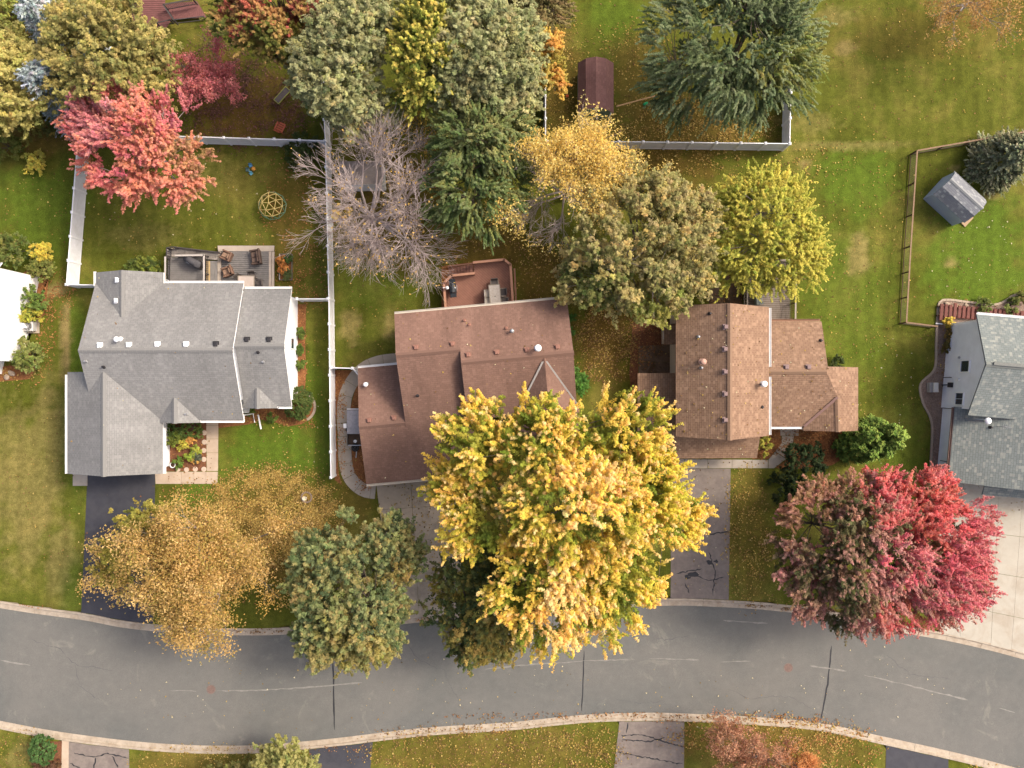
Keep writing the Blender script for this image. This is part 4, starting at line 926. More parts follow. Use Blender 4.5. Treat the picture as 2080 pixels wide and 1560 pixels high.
def dining_chair(px, py, z, rz, label, mf, ms, grp):
    o = P(px, py, z); o.z = z; t = thing('patio_chair', o, label, 'chair', grp); M = Matrix.Rotation(rz, 3, 'Z')
    def bx(nm, c, s_, m_, bev=0, tilt=None): return G().box(o + M @ Vector(c), s_, rz, bev=bev, tilt=tilt).obj(nm, m_, t)
    bx('seat', (0, 0, .44), (.5, .48, .05), ms, .015); bx('backrest', (0, -.26, .74), (.5, .05, .55), ms, .015, ('X', .15))
    for s_ in (-1, 1):
        bx('armrest', (s_ * .27, 0, .64), (.05, .46, .035), mf); bx('leg', (s_ * .25, .2, .31), (.035, .035, .62), mf); bx('leg', (s_ * .25, -.22, .31), (.035, .035, .62), mf)
    return t
def dining_table(px, py, z, sx, sy, rz, label, mt, mf, hole=None):
    o = P(px, py, z); o.z = z; t = thing('patio_table', o, label, 'table'); M = Matrix.Rotation(rz, 3, 'Z')
    def bx(nm, c, s_, m_, bev=0): return G().box(o + M @ Vector(c), s_, rz, bev=bev).obj(nm, m_, t)
    bx('table_top', (0, 0, .725), (sx - .1, sy - .1, .03), mt, .008)
    g = G()
    for dx, dy, a_, b_ in ((0, sy / 2 - .03, sx, .06), (0, -sy / 2 + .03, sx, .06), (sx / 2 - .03, 0, .06, sy - .12), (-sx / 2 + .03, 0, .06, sy - .12)): g.box(o + M @ Vector((dx, dy, .722)), (a_, b_, .045), rz)
    g.obj('frame', mf, t)
    for i in (-1, 1):
        for j in (-1, 1): bx('leg', (i * (sx / 2 - .08), j * (sy / 2 - .08), .35), (.05, .05, .7), mf)
    if hole: G().lathe([(.04, .742), (.04, .75), (.005, .75)], o, 12).obj('umbrella_hole', M_drail, t)
    return t
M_ttop = simple('pale_table', C(206, 190, 176), .5, .08, 4); M_tglass = simple('pebbled_glass_top', C(198, 188, 176), .25, .16, 7); M_tframe = simple('taupe_frame', C(150, 138, 122), .5, .1, 6); M_sling = simple('grey_sling', C(112, 104, 98), .8, .15, 12)
dining_table(506, 575, .42, 1.25, .95, 0, 'pale square table at the roof edge on the low grey deck', M_ttop, M_tframe)
dining_chair(516, 562, .42, math.radians(185), 'dark patio chair above the pale square table', M_drail, M_sling, 'chairs round the pale table'); dining_chair(531, 577, .42, math.radians(95), 'dark patio chair right of the pale square table', M_drail, M_sling, 'chairs round the pale table'); dining_chair(490, 568, .42, math.radians(215), 'dark patio chair nearest the armchair at the pale square table', M_drail, M_sling, 'chairs round the pale table')
def covered_grill(px, py, z, rz, label):
    o = P(px, py, z); o.z = z; M = Matrix.Rotation(rz, 3, 'Z'); t = thing('covered_grill', o, label, 'grill')
    prof = [(.68, .3, 0), (.66, .29, .6), (.66, .28, .85), (.4, .27, .9), (.36, .2, 1.1), (.3, .1, 1.18)]; v = []; fs = []; n = 16
    for a_, b_, zz in prof:
        for k in range(n):
            an = 2 * math.pi * k / n; cx_, sy_ = math.cos(an), math.sin(an); e = .5
            v.append(o + M @ Vector((a_ * math.copysign(abs(cx_) ** e, cx_), b_ * math.copysign(abs(sy_) ** e, sy_) + random.uniform(-.015, .015), zz)))
    for i_ in range(len(prof) - 1):
        for k in range(n): fs.append((i_ * n + k, i_ * n + (k + 1) % n, (i_ + 1) * n + (k + 1) % n, (i_ + 1) * n + k))
    fs.append(tuple(len(v) - n + k for k in range(n))); fs.append(tuple(range(n - 1, -1, -1)))
    G().add(v, fs).obj('cover', simple('grill_cover', C(82, 80, 82), .7, .2, 6), t, True)
    G().box(o + M @ Vector((-.15, -.24, .95)), (.3, .04, .03), rz).obj('handle', M_galv, t)
covered_grill(398, 534, 1.0, math.radians(-30), 'dark covered grill standing on the raised grey deck')
# raised vegetable bed
rb = thing('raised_bed', GP(582, 543), 'rectangular raised garden bed with leaves right of the low deck', 'raised bed')
c = GP(582, 543); M_gal2 = simple('raised_bed_board', C(118, 110, 96), .7, .15, 6)
for dx, dy, sx, sy, m_ in ((-.45, 0, .05, 1.95, M_lrail), (.45, 0, .05, 1.95, M_gal2), (0, .96, .86, .05, M_gal2), (0, -.96, .86, .05, M_gal2)): G().box((c.x + dx, c.y + dy, .16), (sx, sy, .34)).obj('side_board', m_, rb)
G().box((c.x, c.y, .12), (.85, 1.87, .24)).obj('soil', M_mulch2, rb)

# red deck behind the maroon roofed house
M_rd = simple('red_deck', C(158, 112, 94), .75, .12, 3, 0, .2, 30); M_rr = simple('red_rail', C(184, 136, 110), .7, .1, 4); M_rdk = simple('red_deck_dark', C(140, 92, 70), .8, .12, 4)  # last one: darker red-brown for skirt, rail posts, balusters and stringers
rdk = thing('deck', GP(970, 590), 'red-brown deck with diagonal boards behind the maroon roofed house', 'deck'); Z = 1.3
dpoly = poly_at([(904, 574), (917, 559), (963, 554), (962, 535), (1024, 529), (1040, 541), (1045, 640), (906, 640)], Z)
planks(rdk, dpoly, math.radians(-42), .15, .026, Z - .05, Z, M_rd)
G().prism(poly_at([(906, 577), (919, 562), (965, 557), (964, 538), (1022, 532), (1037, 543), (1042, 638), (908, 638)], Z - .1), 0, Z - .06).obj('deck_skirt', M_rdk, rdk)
H = .92
railing(rdk, poly_at([(962, 533), (1024, 527), (1037, 537), (1043, 630)], Z + H), Z, H, M_rr, M_rdk, .17); railing(rdk, poly_at([(963, 555), (917, 559.5), (902, 574.5), (905.5, 635)], Z + H), Z, H, M_rr, M_rdk, .17)
for k in range(8):
    x = 958 - k * 6.2; zz = Z - .15 * (k + 1); a, b = P(x, 537.5 + k * .9, zz), P(x, 554 + k * .4, zz)
    G().box(((a.x + b.x) / 2, (a.y + b.y) / 2, zz - .02), (.235, abs(a.y - b.y), .04), math.radians(4)).obj('stair_tread', M_rd, rdk)
st = G(); a, b = P(961, 535, Z + .85), P(910, 541, .95); st.tube([a, b], .04, 6); st.tube([b, (b.x, b.y, 0)], .04, 6); st.obj('stair_handrail', M_rr, rdk)
for y_a, y_b in ((536, 544), (555, 558)):
    a, b = P(961, y_a, Z - .05), P(910, y_b, .05); G().add([a, b, b + Vector((0, 0, .22)), a + Vector((0, 0, .0)), a + Vector((0, .04, 0)), b + Vector((0, .04, 0)), b + Vector((0, .04, .22)), a + Vector((0, .04, .02))], [(0, 1, 2, 3), (7, 6, 5, 4), (0, 4, 5, 1), (1, 5, 6, 2), (2, 6, 7, 3), (3, 7, 4, 0)]).obj('stringer', M_rdk, rdk)
bed([(897, 541), (915, 538), (962, 532), (962, 556), (916, 560), (902, 575), (904, 632), (897, 632)], M_mulch2)
# planter ledge outside the right rail
for k in range(3):
    a, b = P(1044.5 + k * 1.2, 545 + k * 28, .5), P(1045.7 + k * 1.2, 572 + k * 28, .5); G().box(((a.x + b.x) / 2 + .02, (a.y + b.y) / 2, .46), (.13, 1.0, .05), math.radians(3)).obj('ledge_board', M_rr, rdk)
def gas_grill(px, py, z, rz, label):
    o = P(px, py, z); o.z = z; M = Matrix.Rotation(rz, 3, 'Z'); t = thing('gas_grill', o, label, 'grill'); mb = simple('grill_black', C(52, 56, 60), .35, .15, 8, .3)
    def bx(nm, c, s_, m_=mb, bev=.02): return G().box(o + M @ Vector(c), s_, rz, bev=bev).obj(nm, m_, t)
    bx('cabinet', (0, 0, .42), (.62, .5, .75)); v = []; n = 9; fs = []
    for sx in (-.32, .32):
        for k in range(n):
            an = math.pi * k / (n - 1); v.append(o + M @ Vector((sx, .27 * math.cos(an), .82 + .27 * math.sin(an))))
    for k in range(n - 1): fs.append((k, k + 1, n + k + 1, n + k))
    fs += [tuple(range(n - 1, -1, -1)), tuple(range(n, 2 * n)), (0, n, 2 * n - 1, n - 1)]
    G().add(v, fs).obj('lid', mb, t); bx('side_shelf', (-.5, 0, .82), (.34, .46, .04)); bx('side_shelf', (.5, 0, .82), (.34, .46, .04)); bx('handle', (0, -.32, .92), (.4, .03, .03), M_galv, 0); bx('thermometer', (0, -.2, 1.03), (.1, .06, .05), M_vwhite, .01)
    for sx in (-1, 1):
        for sy in (-1, 1): bx('wheel', (sx * .27, sy * .2, .04), (.05, .09, .08), mb, .01)
gas_grill(921, 588, Z, math.radians(96), 'black gas grill by the rail of the red deck')
lm = thing('post_lamp', P(903, 585, Z), 'round white lamp on the left rail of the red deck', 'lamp'); q = P(903, 585, Z + 1.1)
G().tube([(q.x - .1, q.y, Z), (q.x - .1, q.y, Z + 1.25), (q.x + .16, q.y, Z + 1.3)], .025, 6).obj('bracket', M_vwhite, lm); G().lathe([(.03, 1.12), (.12, 1.16), (.13, 1.24), (.1, 1.34), (.01, 1.38)], (q.x + .2, q.y, Z), 16).obj('globe', M_vwhite, lm, True)
TB = math.radians(95)
dining_table(1006, 604, Z, 1.75, .85, TB, 'long patio table with mottled glass top on the red deck', M_tglass, M_tframe, True)
GR = 'chairs round the red deck table'
dining_chair(1005, 577, Z, math.radians(184), 'taupe patio chair at the head of the long table on the red deck', M_tframe, M_sling, GR)
dining_chair(993, 598, Z, math.radians(-88), 'taupe patio chair left of the red deck table, farther from the roof', M_tframe, M_tglass, GR); dining_chair(994, 613, Z, math.radians(-88), 'taupe patio chair left of the red deck table, next to the roof', M_tframe, M_tglass, GR)
dining_chair(1021, 595, Z, math.radians(95), 'dark seated patio chair right of the red deck table, farther from the roof', M_tframe, M_sling, GR); dining_chair(1024, 612, Z, math.radians(80), 'turned patio chair right of the red deck table, next to the roof', M_tframe, M_sling, GR)
cb = G(); a, b = P(905, 618, 2.4), P(868, 545, 6.0); pts = [a.lerp(b, k / 8) - Vector((0, 0, .5 * math.sin(math.pi * k / 8))) for k in range(9)]; cb.tube(pts, .016, 5)
tag(cb.obj('cable', simple('pale_cable', C(150, 140, 110), .6, .1, 5)), 'thin pale cable from the red deck to the bare tree', 'cable')

# grey deck behind the brown roofed house
bd = thing('deck', GP(1560, 610), 'weathered grey deck with baluster railings behind the light brown roof', 'deck'); Z = 1.2
M_wd = simple('weathered_deck', C(140, 128, 116), .85, .16, 3, 0, .2, 30); M_wdr = simple('weathered_rail', C(170, 158, 144), .8, .14, 4)
planks(bd, poly_at([(1520, 530), (1606, 530), (1606, 660), (1520, 660)], Z), 0, .145, .026, Z - .05, Z, M_wd)
G().prism(poly_at([(1524, 532), (1603, 532), (1603, 658), (1524, 658)], Z - .1), 0, Z - .06).obj('deck_skirt', M_dpost, bd)
railing(bd, poly_at([(1617, 535), (1616, 655)], Z + .95), Z, .95, M_wdr, M_dpost, .11, .12); railing(bd, poly_at([(1519, 535), (1518, 640)], Z + .95), Z, .95, M_wdr, M_wdr, .09, .12); railing(bd, poly_at([(1519, 528), (1616, 528)], Z + .95), Z, .95, M_wdr, M_wdr, .09, .12)
sofa('deck_armchair', 1538, 612, Z, .6, .6, math.radians(-80), 'grey-green armchair on the weathered deck near the roof edge', 'armchair', simple('greygreen_frame', C(120, 128, 122), .7, .12, 8), simple('greygreen_cushion', C(140, 146, 138), .8, .12, 8))
sofa('deck_lounger', 1537, 594, Z, .5, .5, math.radians(-95), 'pale small chair on the weathered deck under the yellow-green tree', 'chair', simple('pale_frame', C(170, 166, 158), .7, .12, 8), simple('pale_cushion', C(186, 180, 170), .8, .12, 8))

# boardwalk of dark red planks behind the right-hand house
bw = thing('boardwalk', h4(37, 8.3, 0), 'dark red plank boardwalk along the back of the blue-sided house', 'boardwalk'); M_dred = simple('dark_red_wood', C(112, 62, 52), .7, .2, 4, 0, .2, 20)
for k in range(24):
    u = 31.55 + k * .335; m_ = h4(u, 8.15 if u < 32.3 else 8.3, .3)
    G().box(m_, (.29, 1.25 if u < 32.6 else .95, .12), math.radians(-5) + random.uniform(-.015, .015), bev=.05).obj('plank', M_dred, bw)
for v_ in (7.9, 8.6): G().box(h4(35.4, v_, .12), (8.2, .1, .24), math.radians(-5)).obj('joist', M_dpost, bw)

# deck at the top left corner
tdk = thing('deck', GP(350, 5), 'maroon plank deck with dark railing behind the yellow-green tree', 'deck'); M_md = simple('maroon_deck', C(128, 84, 80), .8, .14, 3, 0, .2, 30); Z = .7
planks(tdk, poly_at([(268, -60), (342, -60), (334, 12), (350, 36), (335, 62), (268, 60)], Z), 0, .145, .026, Z - .05, Z, M_md)
planks(tdk, poly_at([(335, 8), (400, 2), (420, 36), (352, 38)], Z - .25), math.pi / 2 - .08, .145, .014, Z - .3, Z - .25, M_md)
railing(tdk, poly_at([(392, -2), (331, 9), (352, 40)], Z + .9), Z, .9, M_drail, M_drail, .09); railing(tdk, poly_at([(318, 46), (345, 40)], Z + .5), Z - .2, .7, M_drail, M_drail, .06, .13, False); railing(tdk, poly_at([(352, 40), (412, 33)], Z + .5), Z - .2, .7, M_drail, M_drail, .06, .13, False)
railing(tdk, poly_at([(264, -40), (270, 14)], Z + .9), Z, .9, M_drail, M_drail, .09)

# ------------------------------------------------------------------ small things in the yards
dm = thing('climbing_dome', GP(553, 424), 'yellow and green geodesic climbing dome on the lawn', 'climbing frame')
ico = []; ph = (1 + 5 ** .5) / 2
def ico_dome():
    top = Vector((0, 0, 1)); V_ = [top]; r1 = [Vector((math.cos(math.radians(72 * k + 98)) * .8944, math.sin(math.radians(72 * k + 98)) * .8944, .4472)) for k in range(5)]; r2 = [Vector((math.cos(math.radians(72 * k + 134)) * .8944, math.sin(math.radians(72 * k + 134)) * .8944, -.4472)) for k in range(5)]
    tri = [(top, r1[k], r1[(k + 1) % 5]) for k in range(5)] + [(r1[k], r2[k], r1[(k + 1) % 5]) for k in range(5)] + [(r1[(k + 1) % 5], r2[k], r2[(k + 1) % 5]) for k in range(5)]
    E_ = {}
    for t_ in tri:
        m_ = [((t_[i] + t_[(i + 1) % 3]) / 2).normalized() for i in range(3)]
        for i in range(3):
            for a, b in ((t_[i], m_[i]), (m_[i], t_[(i + 1) % 3]), (m_[i], m_[(i + 1) % 3])):
                key = tuple(sorted([tuple(round(x, 3) for x in a), tuple(round(x, 3) for x in b)])); E_[key] = (a, b)
    return [e for e in E_.values() if e[0].z > -.36 and e[1].z > -.36]
c = GP(556, 420); rad = 1.05; M_yb = simple('yellow_bar', C(222, 196, 122), .5, .08, 5); M_gb = simple('green_bar', C(110, 150, 118), .5, .08, 5)
for a, b in ico_dome():
    hi = (a.z + b.z) / 2 > .42 or abs(a.z - b.z) < .05 and (a.z + b.z) / 2 > .2
    G().tube([Vector((c.x, c.y, .33)) + a * rad, Vector((c.x, c.y, .33)) + b * rad], .026, 5).obj('bar', M_yb if hi else M_gb, dm)
for px, py, m_, nm in ((504, 346, 'blue_grey_plastic', (96, 128, 128)), (511, 353, 'light_blue_plastic', (110, 180, 200)), (510, 337, 'blue_plastic', (86, 150, 190))):
    g = GP(px, py); tg = G(); tg.box((g.x, g.y, .1), (.26, .24, .2), random.uniform(0, 1), bev=.04); tg.box((g.x, g.y + .1, .26), (.24, .05, .18), 0, bev=.02)
    lb = {'blue_grey_plastic': 'grey-blue plastic toy seat on the lawn, leftmost of the toys', 'light_blue_plastic': 'light blue plastic toy seat on the lawn, lowest of the toys', 'blue_plastic': 'small bright blue plastic toy on the lawn above the others'}[m_]
    tag(tg.obj('plastic_toy', simple(m_, C(*nm), .5, .06, 5)), lb, 'toy', 'toys on the lawn')
ball(516, 344, .17, simple('yellow_orange_plastic', C(226, 160, 70), .5, .1, 5), 'ball', 'yellow-orange ball among the blue toys on the lawn', 'ball')
# yellow framed rebound net
o = GP(576, 197); rz = math.radians(48); M = Matrix.Rotation(rz, 3, 'Z')
nb = thing('garden_bench', o, 'slatted bench with yellow-green frame on the leafy ground', 'bench'); M_yg = simple('yellowgreen_frame', C(176, 178, 84), .5, .08, 5); M_net = simple('grey_slats', C(118, 108, 104), .7, .15, 8)
for dx, dy, sx, sy in ((0, .24, 1.35, .05), (0, -.24, 1.35, .05), (.66, 0, .05, .43), (-.66, 0, .05, .43)): G().box(o + M @ Vector((dx, dy, .42)), (sx, sy, .05), rz).obj('frame_bar', M_yg, nb)
for k in range(5): G().box(o + M @ Vector((0, -.17 + k * .085, .42)), (1.26, .07, .03), rz).obj('slat', M_net, nb)
for i in (-1, 1):
    for j in (-1, 1): G().box(o + M @ Vector((i * .62, j * .22, .2)), (.05, .05, .4), rz).obj('leg', M_yg, nb)
# orange slatted chair
o = GP(572, 262); rz = math.radians(-25); M = Matrix.Rotation(rz, 3, 'Z'); oc = thing('slatted_chair', o, 'orange-red slatted garden chair beside the white fence corner', 'chair'); M_or = simple('orange_wood', C(196, 104, 74), .6, .1, 5)
for k in range(4): G().box(o + M @ Vector((0, -.18 + k * .17, .36 - .03 * k)), (.52, .12, .03), rz).obj('seat_slat', M_or, oc)
for k in range(3): G().box(o + M @ Vector((-.17 + k * .17, -.38, .62)), (.13, .03, .6), rz, tilt=('X', .3)).obj('back_slat', M_or, oc)
for s_ in (-1, 1): G().box(o + M @ Vector((s_ * .3, 0, .5)), (.1, .6, .03), rz).obj('armrest', M_or, oc); G().box(o + M @ Vector((s_ * .27, .26, .24)), (.05, .06, .48), rz).obj('leg', M_or, oc); G().box(o + M @ Vector((s_ * .27, -.3, .24)), (.05, .06, .48), rz).obj('leg', M_or, oc)
# round stone bird bath bed
o = GP(623, 1010); bb = thing('bird_bath', o, 'pale bird bath in a ring of stones on the leafy front lawn', 'bird bath')
for k in range(18):
    a = 2 * math.pi * k / 18; G().box((o.x + .38 * math.cos(a), o.y + .38 * math.sin(a), .05), (.13, .12, .12), a + random.uniform(-.2, .2), bev=.03).obj('ring_stone', simple('ring_stone', C(150, 132, 118), .85, .25, 6), bb)
G().lathe([(.36, 0), (.3, .04), (.02, .05)], (o.x, o.y, 0), 20).obj('soil', simple('dark_soil', C(86, 64, 52), .95, .3, 10), bb); G().lathe([(.1, .03), (.05, .12), (.045, .45), (.15, .52), (.17, .58), (.14, .55), (.02, .53)], (o.x - .04, o.y - .03, 0), 18).obj('basin', simple('pale_stone', C(226, 214, 190), .8, .08, 6), bb, True)
# air conditioners
def ac(px, py, label, rz=0, s_=.72):
    o = GP(px, py); t = thing('air_conditioner', o, label, 'air conditioner'); G().box((o.x, o.y, .05), (s_ + .25, s_ + .25, .1), rz, bev=.02).obj('pad', M_conc, t); G().box((o.x, o.y, .44), (s_, s_, .68), rz, bev=.05).obj('cabinet', simple('ac_white', C(206, 204, 200), .5, .06, 6), t)
    G().lathe([(s_ * .42, .78), (s_ * .42, .8), (s_ * .36, .8), (s_ * .36, .785), (.01, .785)], o, 20).obj('fan_recess', simple('ac_dark', C(110, 108, 106), .6, .1, 6), t)
    for k in range(4): G().tube([(o.x + s_ * .4 * math.cos(k * math.pi / 4), o.y + s_ * .4 * math.sin(k * math.pi / 4), .81), (o.x - s_ * .4 * math.cos(k * math.pi / 4), o.y - s_ * .4 * math.sin(k * math.pi / 4), .81)], .012, 4).obj('fan_guard', M_galv, t)
    G().lathe([(.11, .79), (.11, .82), (.02, .83)], o, 12).obj('fan_hub', M_galv, t)
ac(68, 664, 'white air conditioner against the white wall between shrubs')
o = GP(1891, 787); t = thing('air_conditioner', o, 'white box air conditioner on the gravel bed by blue siding', 'air conditioner'); G().box((o.x + .06, o.y, .36), (.36, .72, .7), 0, bev=.04).obj('cabinet', simple('ac_cream', C(222, 218, 208), .5, .05, 6), t)
for k in range(4): G().box((o.x - .32 + k * .075, o.y, .3), (.05, .74, .5), 0, bev=.01).obj('side_grille', simple('ac_grille', C(178, 176, 174), .5, .08, 6), t)
# trailer beside the maroon roof
o = GP(722, 880); tr = thing('utility_trailer', o, 'small utility trailer under a grey tarp beside the maroon roof', 'trailer'); M_trl = simple('trailer_steel', C(96, 88, 80), .6, .2, 6, .3); M_tarp = simple('grey_tarp', C(176, 172, 174), .6, .16, 5, 0, .6, 6)
x0, x1 = GP(710, 0).x, GP(746, 0).x; yt, ym, yb = GP(0, 833).y, GP(0, 880).y, GP(0, 903).y
G().box(((x0 + x1) / 2, (yt + yb) / 2, .52), (x1 - x0, yt - yb, .06)).obj('bed_floor', simple('trailer_boards', C(90, 72, 58), .85, .25, 6), tr)
for xx in (x0, x1): G().box((xx, (yt + yb) / 2, .68), (.05, yt - yb + .06, .36)).obj('side_board', M_trl, tr)
for yy in (yt, yb): G().box(((x0 + x1) / 2, yy, .68), (x1 - x0 - .06, .05, .36)).obj('end_board', M_galv if yy == yb else M_trl, tr)
n = 9; v = []; fs = []
for i_ in range(n):
    for j in range(n): v.append((x0 - .03 + (x1 - x0 + .06) * i_ / (n - 1), ym + (yt - ym + .03) * j / (n - 1), .9 + .16 * math.sin(math.pi * i_ / (n - 1)) * math.sin(math.pi * j / (n - 1)) + random.uniform(-.03, .03)))
for i_ in range(n - 1):
    for j in range(n - 1): fs.append((i_ * n + j, (i_ + 1) * n + j, (i_ + 1) * n + j + 1, i_ * n + j + 1))
G().add(v, fs).obj('tarp', M_tarp, tr, True)
G().tube([((x0 + x1) / 2, yb, .48), ((x0 + x1) / 2 - .1, yb - .95, .45)], .04, 6).obj('tow_bar', M_galv, tr)
wc = Vector((x0 + .55, yb - .18, .62)); prof = [(.1, -.08), (.27, -.09), (.3, -.05), (.3, .05), (.27, .09), (.17, .1)]
w_ = G().lathe(prof, wc, 20).obj('spare_wheel', simple('tyre_rubber', C(48, 46, 46), .8, .15, 10), tr); G().lathe([(.165, .06), (.165, .09), (.06, .07), (.05, .1), (.01, .1)], wc, 16).obj('rim', M_vwhite, w_)
for xx in (x0 - .1, x1 + .1):
    g = G(); pts = []
    for s_ in (-.08, .08):
        for k in range(14): a = 2 * math.pi * k / 14; pts.append((xx + s_, (yt + yb) / 2 + .3 * math.cos(a), .31 + .3 * math.sin(a)))
    g.add(pts, [tuple(range(13, -1, -1)), tuple(range(14, 28))] + [(k, (k + 1) % 14, 14 + (k + 1) % 14, 14 + k) for k in range(14)]); g.obj('wheel', MATS['tyre_rubber'], tr)
G().box(((x0 + x1) / 2, yt + .1, .72), (x1 - x0 + .1, .07, .1)).obj('tail_rail', M_vwhite, tr); G().box((x0 - .2, GP(0, 864).y, .72), (.24, .34, .06), 0, bev=.02).obj('fender', M_vwhite, tr)
bk = G(); q = GP(725, 895); bk.lathe([(.1, .0), (.12, .2), (.1, .2), (.09, .03), (.01, .03)], (q.x, q.y, .56), 12); tag(bk.obj('bucket', M_vwhite), 'small white bucket standing in the open end of the trailer', 'bucket')
# silver cart under the yellow tree
o = GP(1342, 950); ct = thing('garden_cart', o, 'silver garden cart with black frame at the driveway edge under yellow leaves', 'cart'); M_sil = simple('silver_tray', C(206, 206, 214), .3, .08, 6, .5)
prof_ = [(-.3, .42, .36), (.3, .42, .36)]; G().prism([(o.x - .27, o.y - .42), (o.x + .27, o.y - .42), (o.x + .3, o.y + .4), (o.x - .3, o.y + .4)], .42, .5).obj('tray', M_sil, ct)
for sx, sy, a_, b_ in ((-.3, 0, .04, .86), (.3, 0, .04, .86), (0, .43, .56, .04), (0, -.43, .56, .04)): G().box((o.x + sx, o.y + sy, .56), (a_, b_, .22)).obj('tray_side', M_sil, ct)
for sx in (-.36, .36):
    for sy in (-.32, .32): 
        g = G(); pts = []
        for s_ in (-.05, .05):
            for k in range(12): a = 2 * math.pi * k / 12; pts.append((o.x + sx + s_, o.y + sy + .17 * math.cos(a), .18 + .17 * math.sin(a)))
        g.add(pts, [tuple(range(11, -1, -1)), tuple(range(12, 24))] + [(k, (k + 1) % 12, 12 + (k + 1) % 12, 12 + k) for k in range(12)]); g.obj('wheel', MATS['tyre_rubber'], ct)
gh = G(); gh.tube([(o.x, o.y - .45, .4), (o.x + .05, o.y - 1.0, .75)], .02, 6); gh.tube([(o.x - .15, o.y - 1.0, .75), (o.x + .25, o.y - 1.0, .75)], .025, 6); gh.obj('handle', M_darkmetal, ct)
# rain barrel-like flower pot near the front walk
q = GP(353, 944); fp = thing('flower_pot', q, 'round white flower pot at the corner of the front garden', 'pot'); G().lathe([(.14, 0), (.2, .24), (.22, .26), (.18, .26), (.16, .2), (.01, .2)], q, 18).obj('pot', M_vwhite, fp); G().lathe([(.17, .2), (.1, .23), (.01, .24)], q, 12).obj('soil', MATS['dark_soil'], fp)
for px, py, s_ in ((1911, 985, .34), (1903, 993, .28), (1935 - 12, 617, .22), (1962, 621, .2), (1895, 1000, .2), (25, 758, .32), (14, 766, .26)):
    q = GP(px, py); v = []; fs = []
    pr = [(s_ * .75, 0), (s_, s_ * .25), (s_ * .8, s_ * .55), (s_ * .35, s_ * .7), (.01, s_ * .72)]; g = G(); g.lathe(pr, (q.x, q.y, 0), 9, 0, random.uniform(.8, 1.2), random.uniform(.6, .9), random.uniform(0, 3)); g.v = [(x + random.uniform(-.04, .04) * s_ * 3, y + random.uniform(-.04, .04) * s_ * 3, z) for x, y, z in g.v]
    lab = {1911: 'large pale boulder beside the pale concrete driveway', 1903: 'smaller boulder below the large pale one by the driveway', 1923: 'dark rock on the gravel above the square pavers', 1962: 'rock on the gravel bed left of the dark red boardwalk', 1895: 'small rock nearest the red tree beside the concrete driveway', 25: 'rounded pale boulder in the bed at the left edge', 14: 'small boulder at the left edge beside the larger one'}[px]
    tag(g.obj('boulder', simple('boulder_stone', C(176, 156, 134), .9, .2, 4, 0, .4, 12)), lab, 'boulder', 'landscape boulders')

# ------------------------------------------------------------------ trees and shrubs
LEAF = leafmat('leaves', .48); NEEDLE = leafmat('needles', .12); LITTER = leafmat('dry_leaves', .1)
BARK = simple('bark', C(110, 98, 86), .9, .25, 6, 0, .5, 25); BARK_PALE = simple('pale_bark', C(206, 189, 182), .85, .15, 5); BARK_GREY = simple('grey_bark', C(150, 140, 132), .85, .18, 5)
def unit(a): return a / (np.linalg.norm(a, axis=-1, keepdims=True) + 1e-9)
def seg_mesh(name, A, B, ra, rb, mat, parent, sides=4):
    A, B = np.asarray(A, float), np.asarray(B, float); ra, rb = np.asarray(ra, float), np.asarray(rb, float)
    d = unit(B - A); ref = np.where(np.abs(d[:, 2:3]) > .9, np.array([[1., 0, 0]]), np.array([[0, 0, 1.]])); u = unit(np.cross(d, ref)); v = np.cross(d, u); n = len(A); rings = []
    for k in range(sides):
        a = 2 * math.pi * k / sides; rings.append(u * math.cos(a) + v * math.sin(a))
    rings = np.stack(rings, 1)                                                  # n, sides, 3
    V = np.concatenate([A[:, None] + rings * ra[:, None, None], B[:, None] + rings * rb[:, None, None]], 1).reshape(-1, 3)
    k = np.arange(sides); base = (np.arange(n) * 2 * sides)[:, None]
    F = np.stack([base + k, base + (k + 1) % sides, base + sides + (k + 1) % sides, base + sides + k], -1).reshape(-1, 4)
    return np_mesh(name, V, F, mat, parent, None, True)
def leaf_mesh(name, pos, nrm, size, col, mat, parent, aspect=.62):
    n = len(pos); r = rng.normal(size=(n, 3)); t = unit(np.cross(nrm, r)); s = np.cross(unit(nrm), t); sz = np.asarray(size).reshape(-1, 1) * np.ones((n, 1)); lift = unit(nrm) * sz * .12
    V = np.stack([pos - t * sz * .55 + lift, pos + t * sz * .45 + s * sz * aspect * .6, pos + t * sz * .45 - s * sz * aspect * .6], 1).reshape(-1, 3)
    F = np.arange(3 * n, dtype=np.int32).reshape(-1, 3)
    return np_mesh(name, V, F, mat, parent, np.repeat(col, 3, 0))
def pal(lst, k=1.6, sat=.84):
    a = np.array([[c * K * k for c in (lin(x[0]), lin(x[1]), lin(x[2]))] for x in lst]); g = (a @ np.array([.3, .6, .1]))[:, None]; return np.minimum(g + (a - g) * sat, .88)
def px_of(p): k = PXM * CAM_H / (CAM_H - p[:, 2]); return CX + p[:, 0] * k, CY - p[:, 1] * k
STY = {  # rc, shoots, L, R, leaves, size, out, up, spread, droop
    'maple':  dict(rc=.55, shoots=9, L=1.1, R=.26, leaves=48, size=.135, out=.8, up=.65, spread=.55, droop=0),
    'round':  dict(rc=.6, shoots=9, L=.5, R=.26, leaves=31, size=.146, out=.8, up=.45, spread=.85, droop=0),
    'willow': dict(rc=.5, shoots=9, L=1.1, R=.12, leaves=44, size=.125, out=1.0, up=.05, spread=.45, droop=.45),
    'locust': dict(rc=.6, shoots=8, L=.8, R=.16, leaves=42, size=.12, out=.8, up=.25, spread=.75, droop=.15),
    'conifer': dict(rc=.25, shoots=7, L=.5, R=.1, leaves=24, size=.115, out=1.0, up=.1, spread=.45, droop=0),
    'shrub':  dict(rc=.25, shoots=6, L=.3, R=.16, leaves=19, size=.105, out=.8, up=.6, spread=.7, droop=0),
}
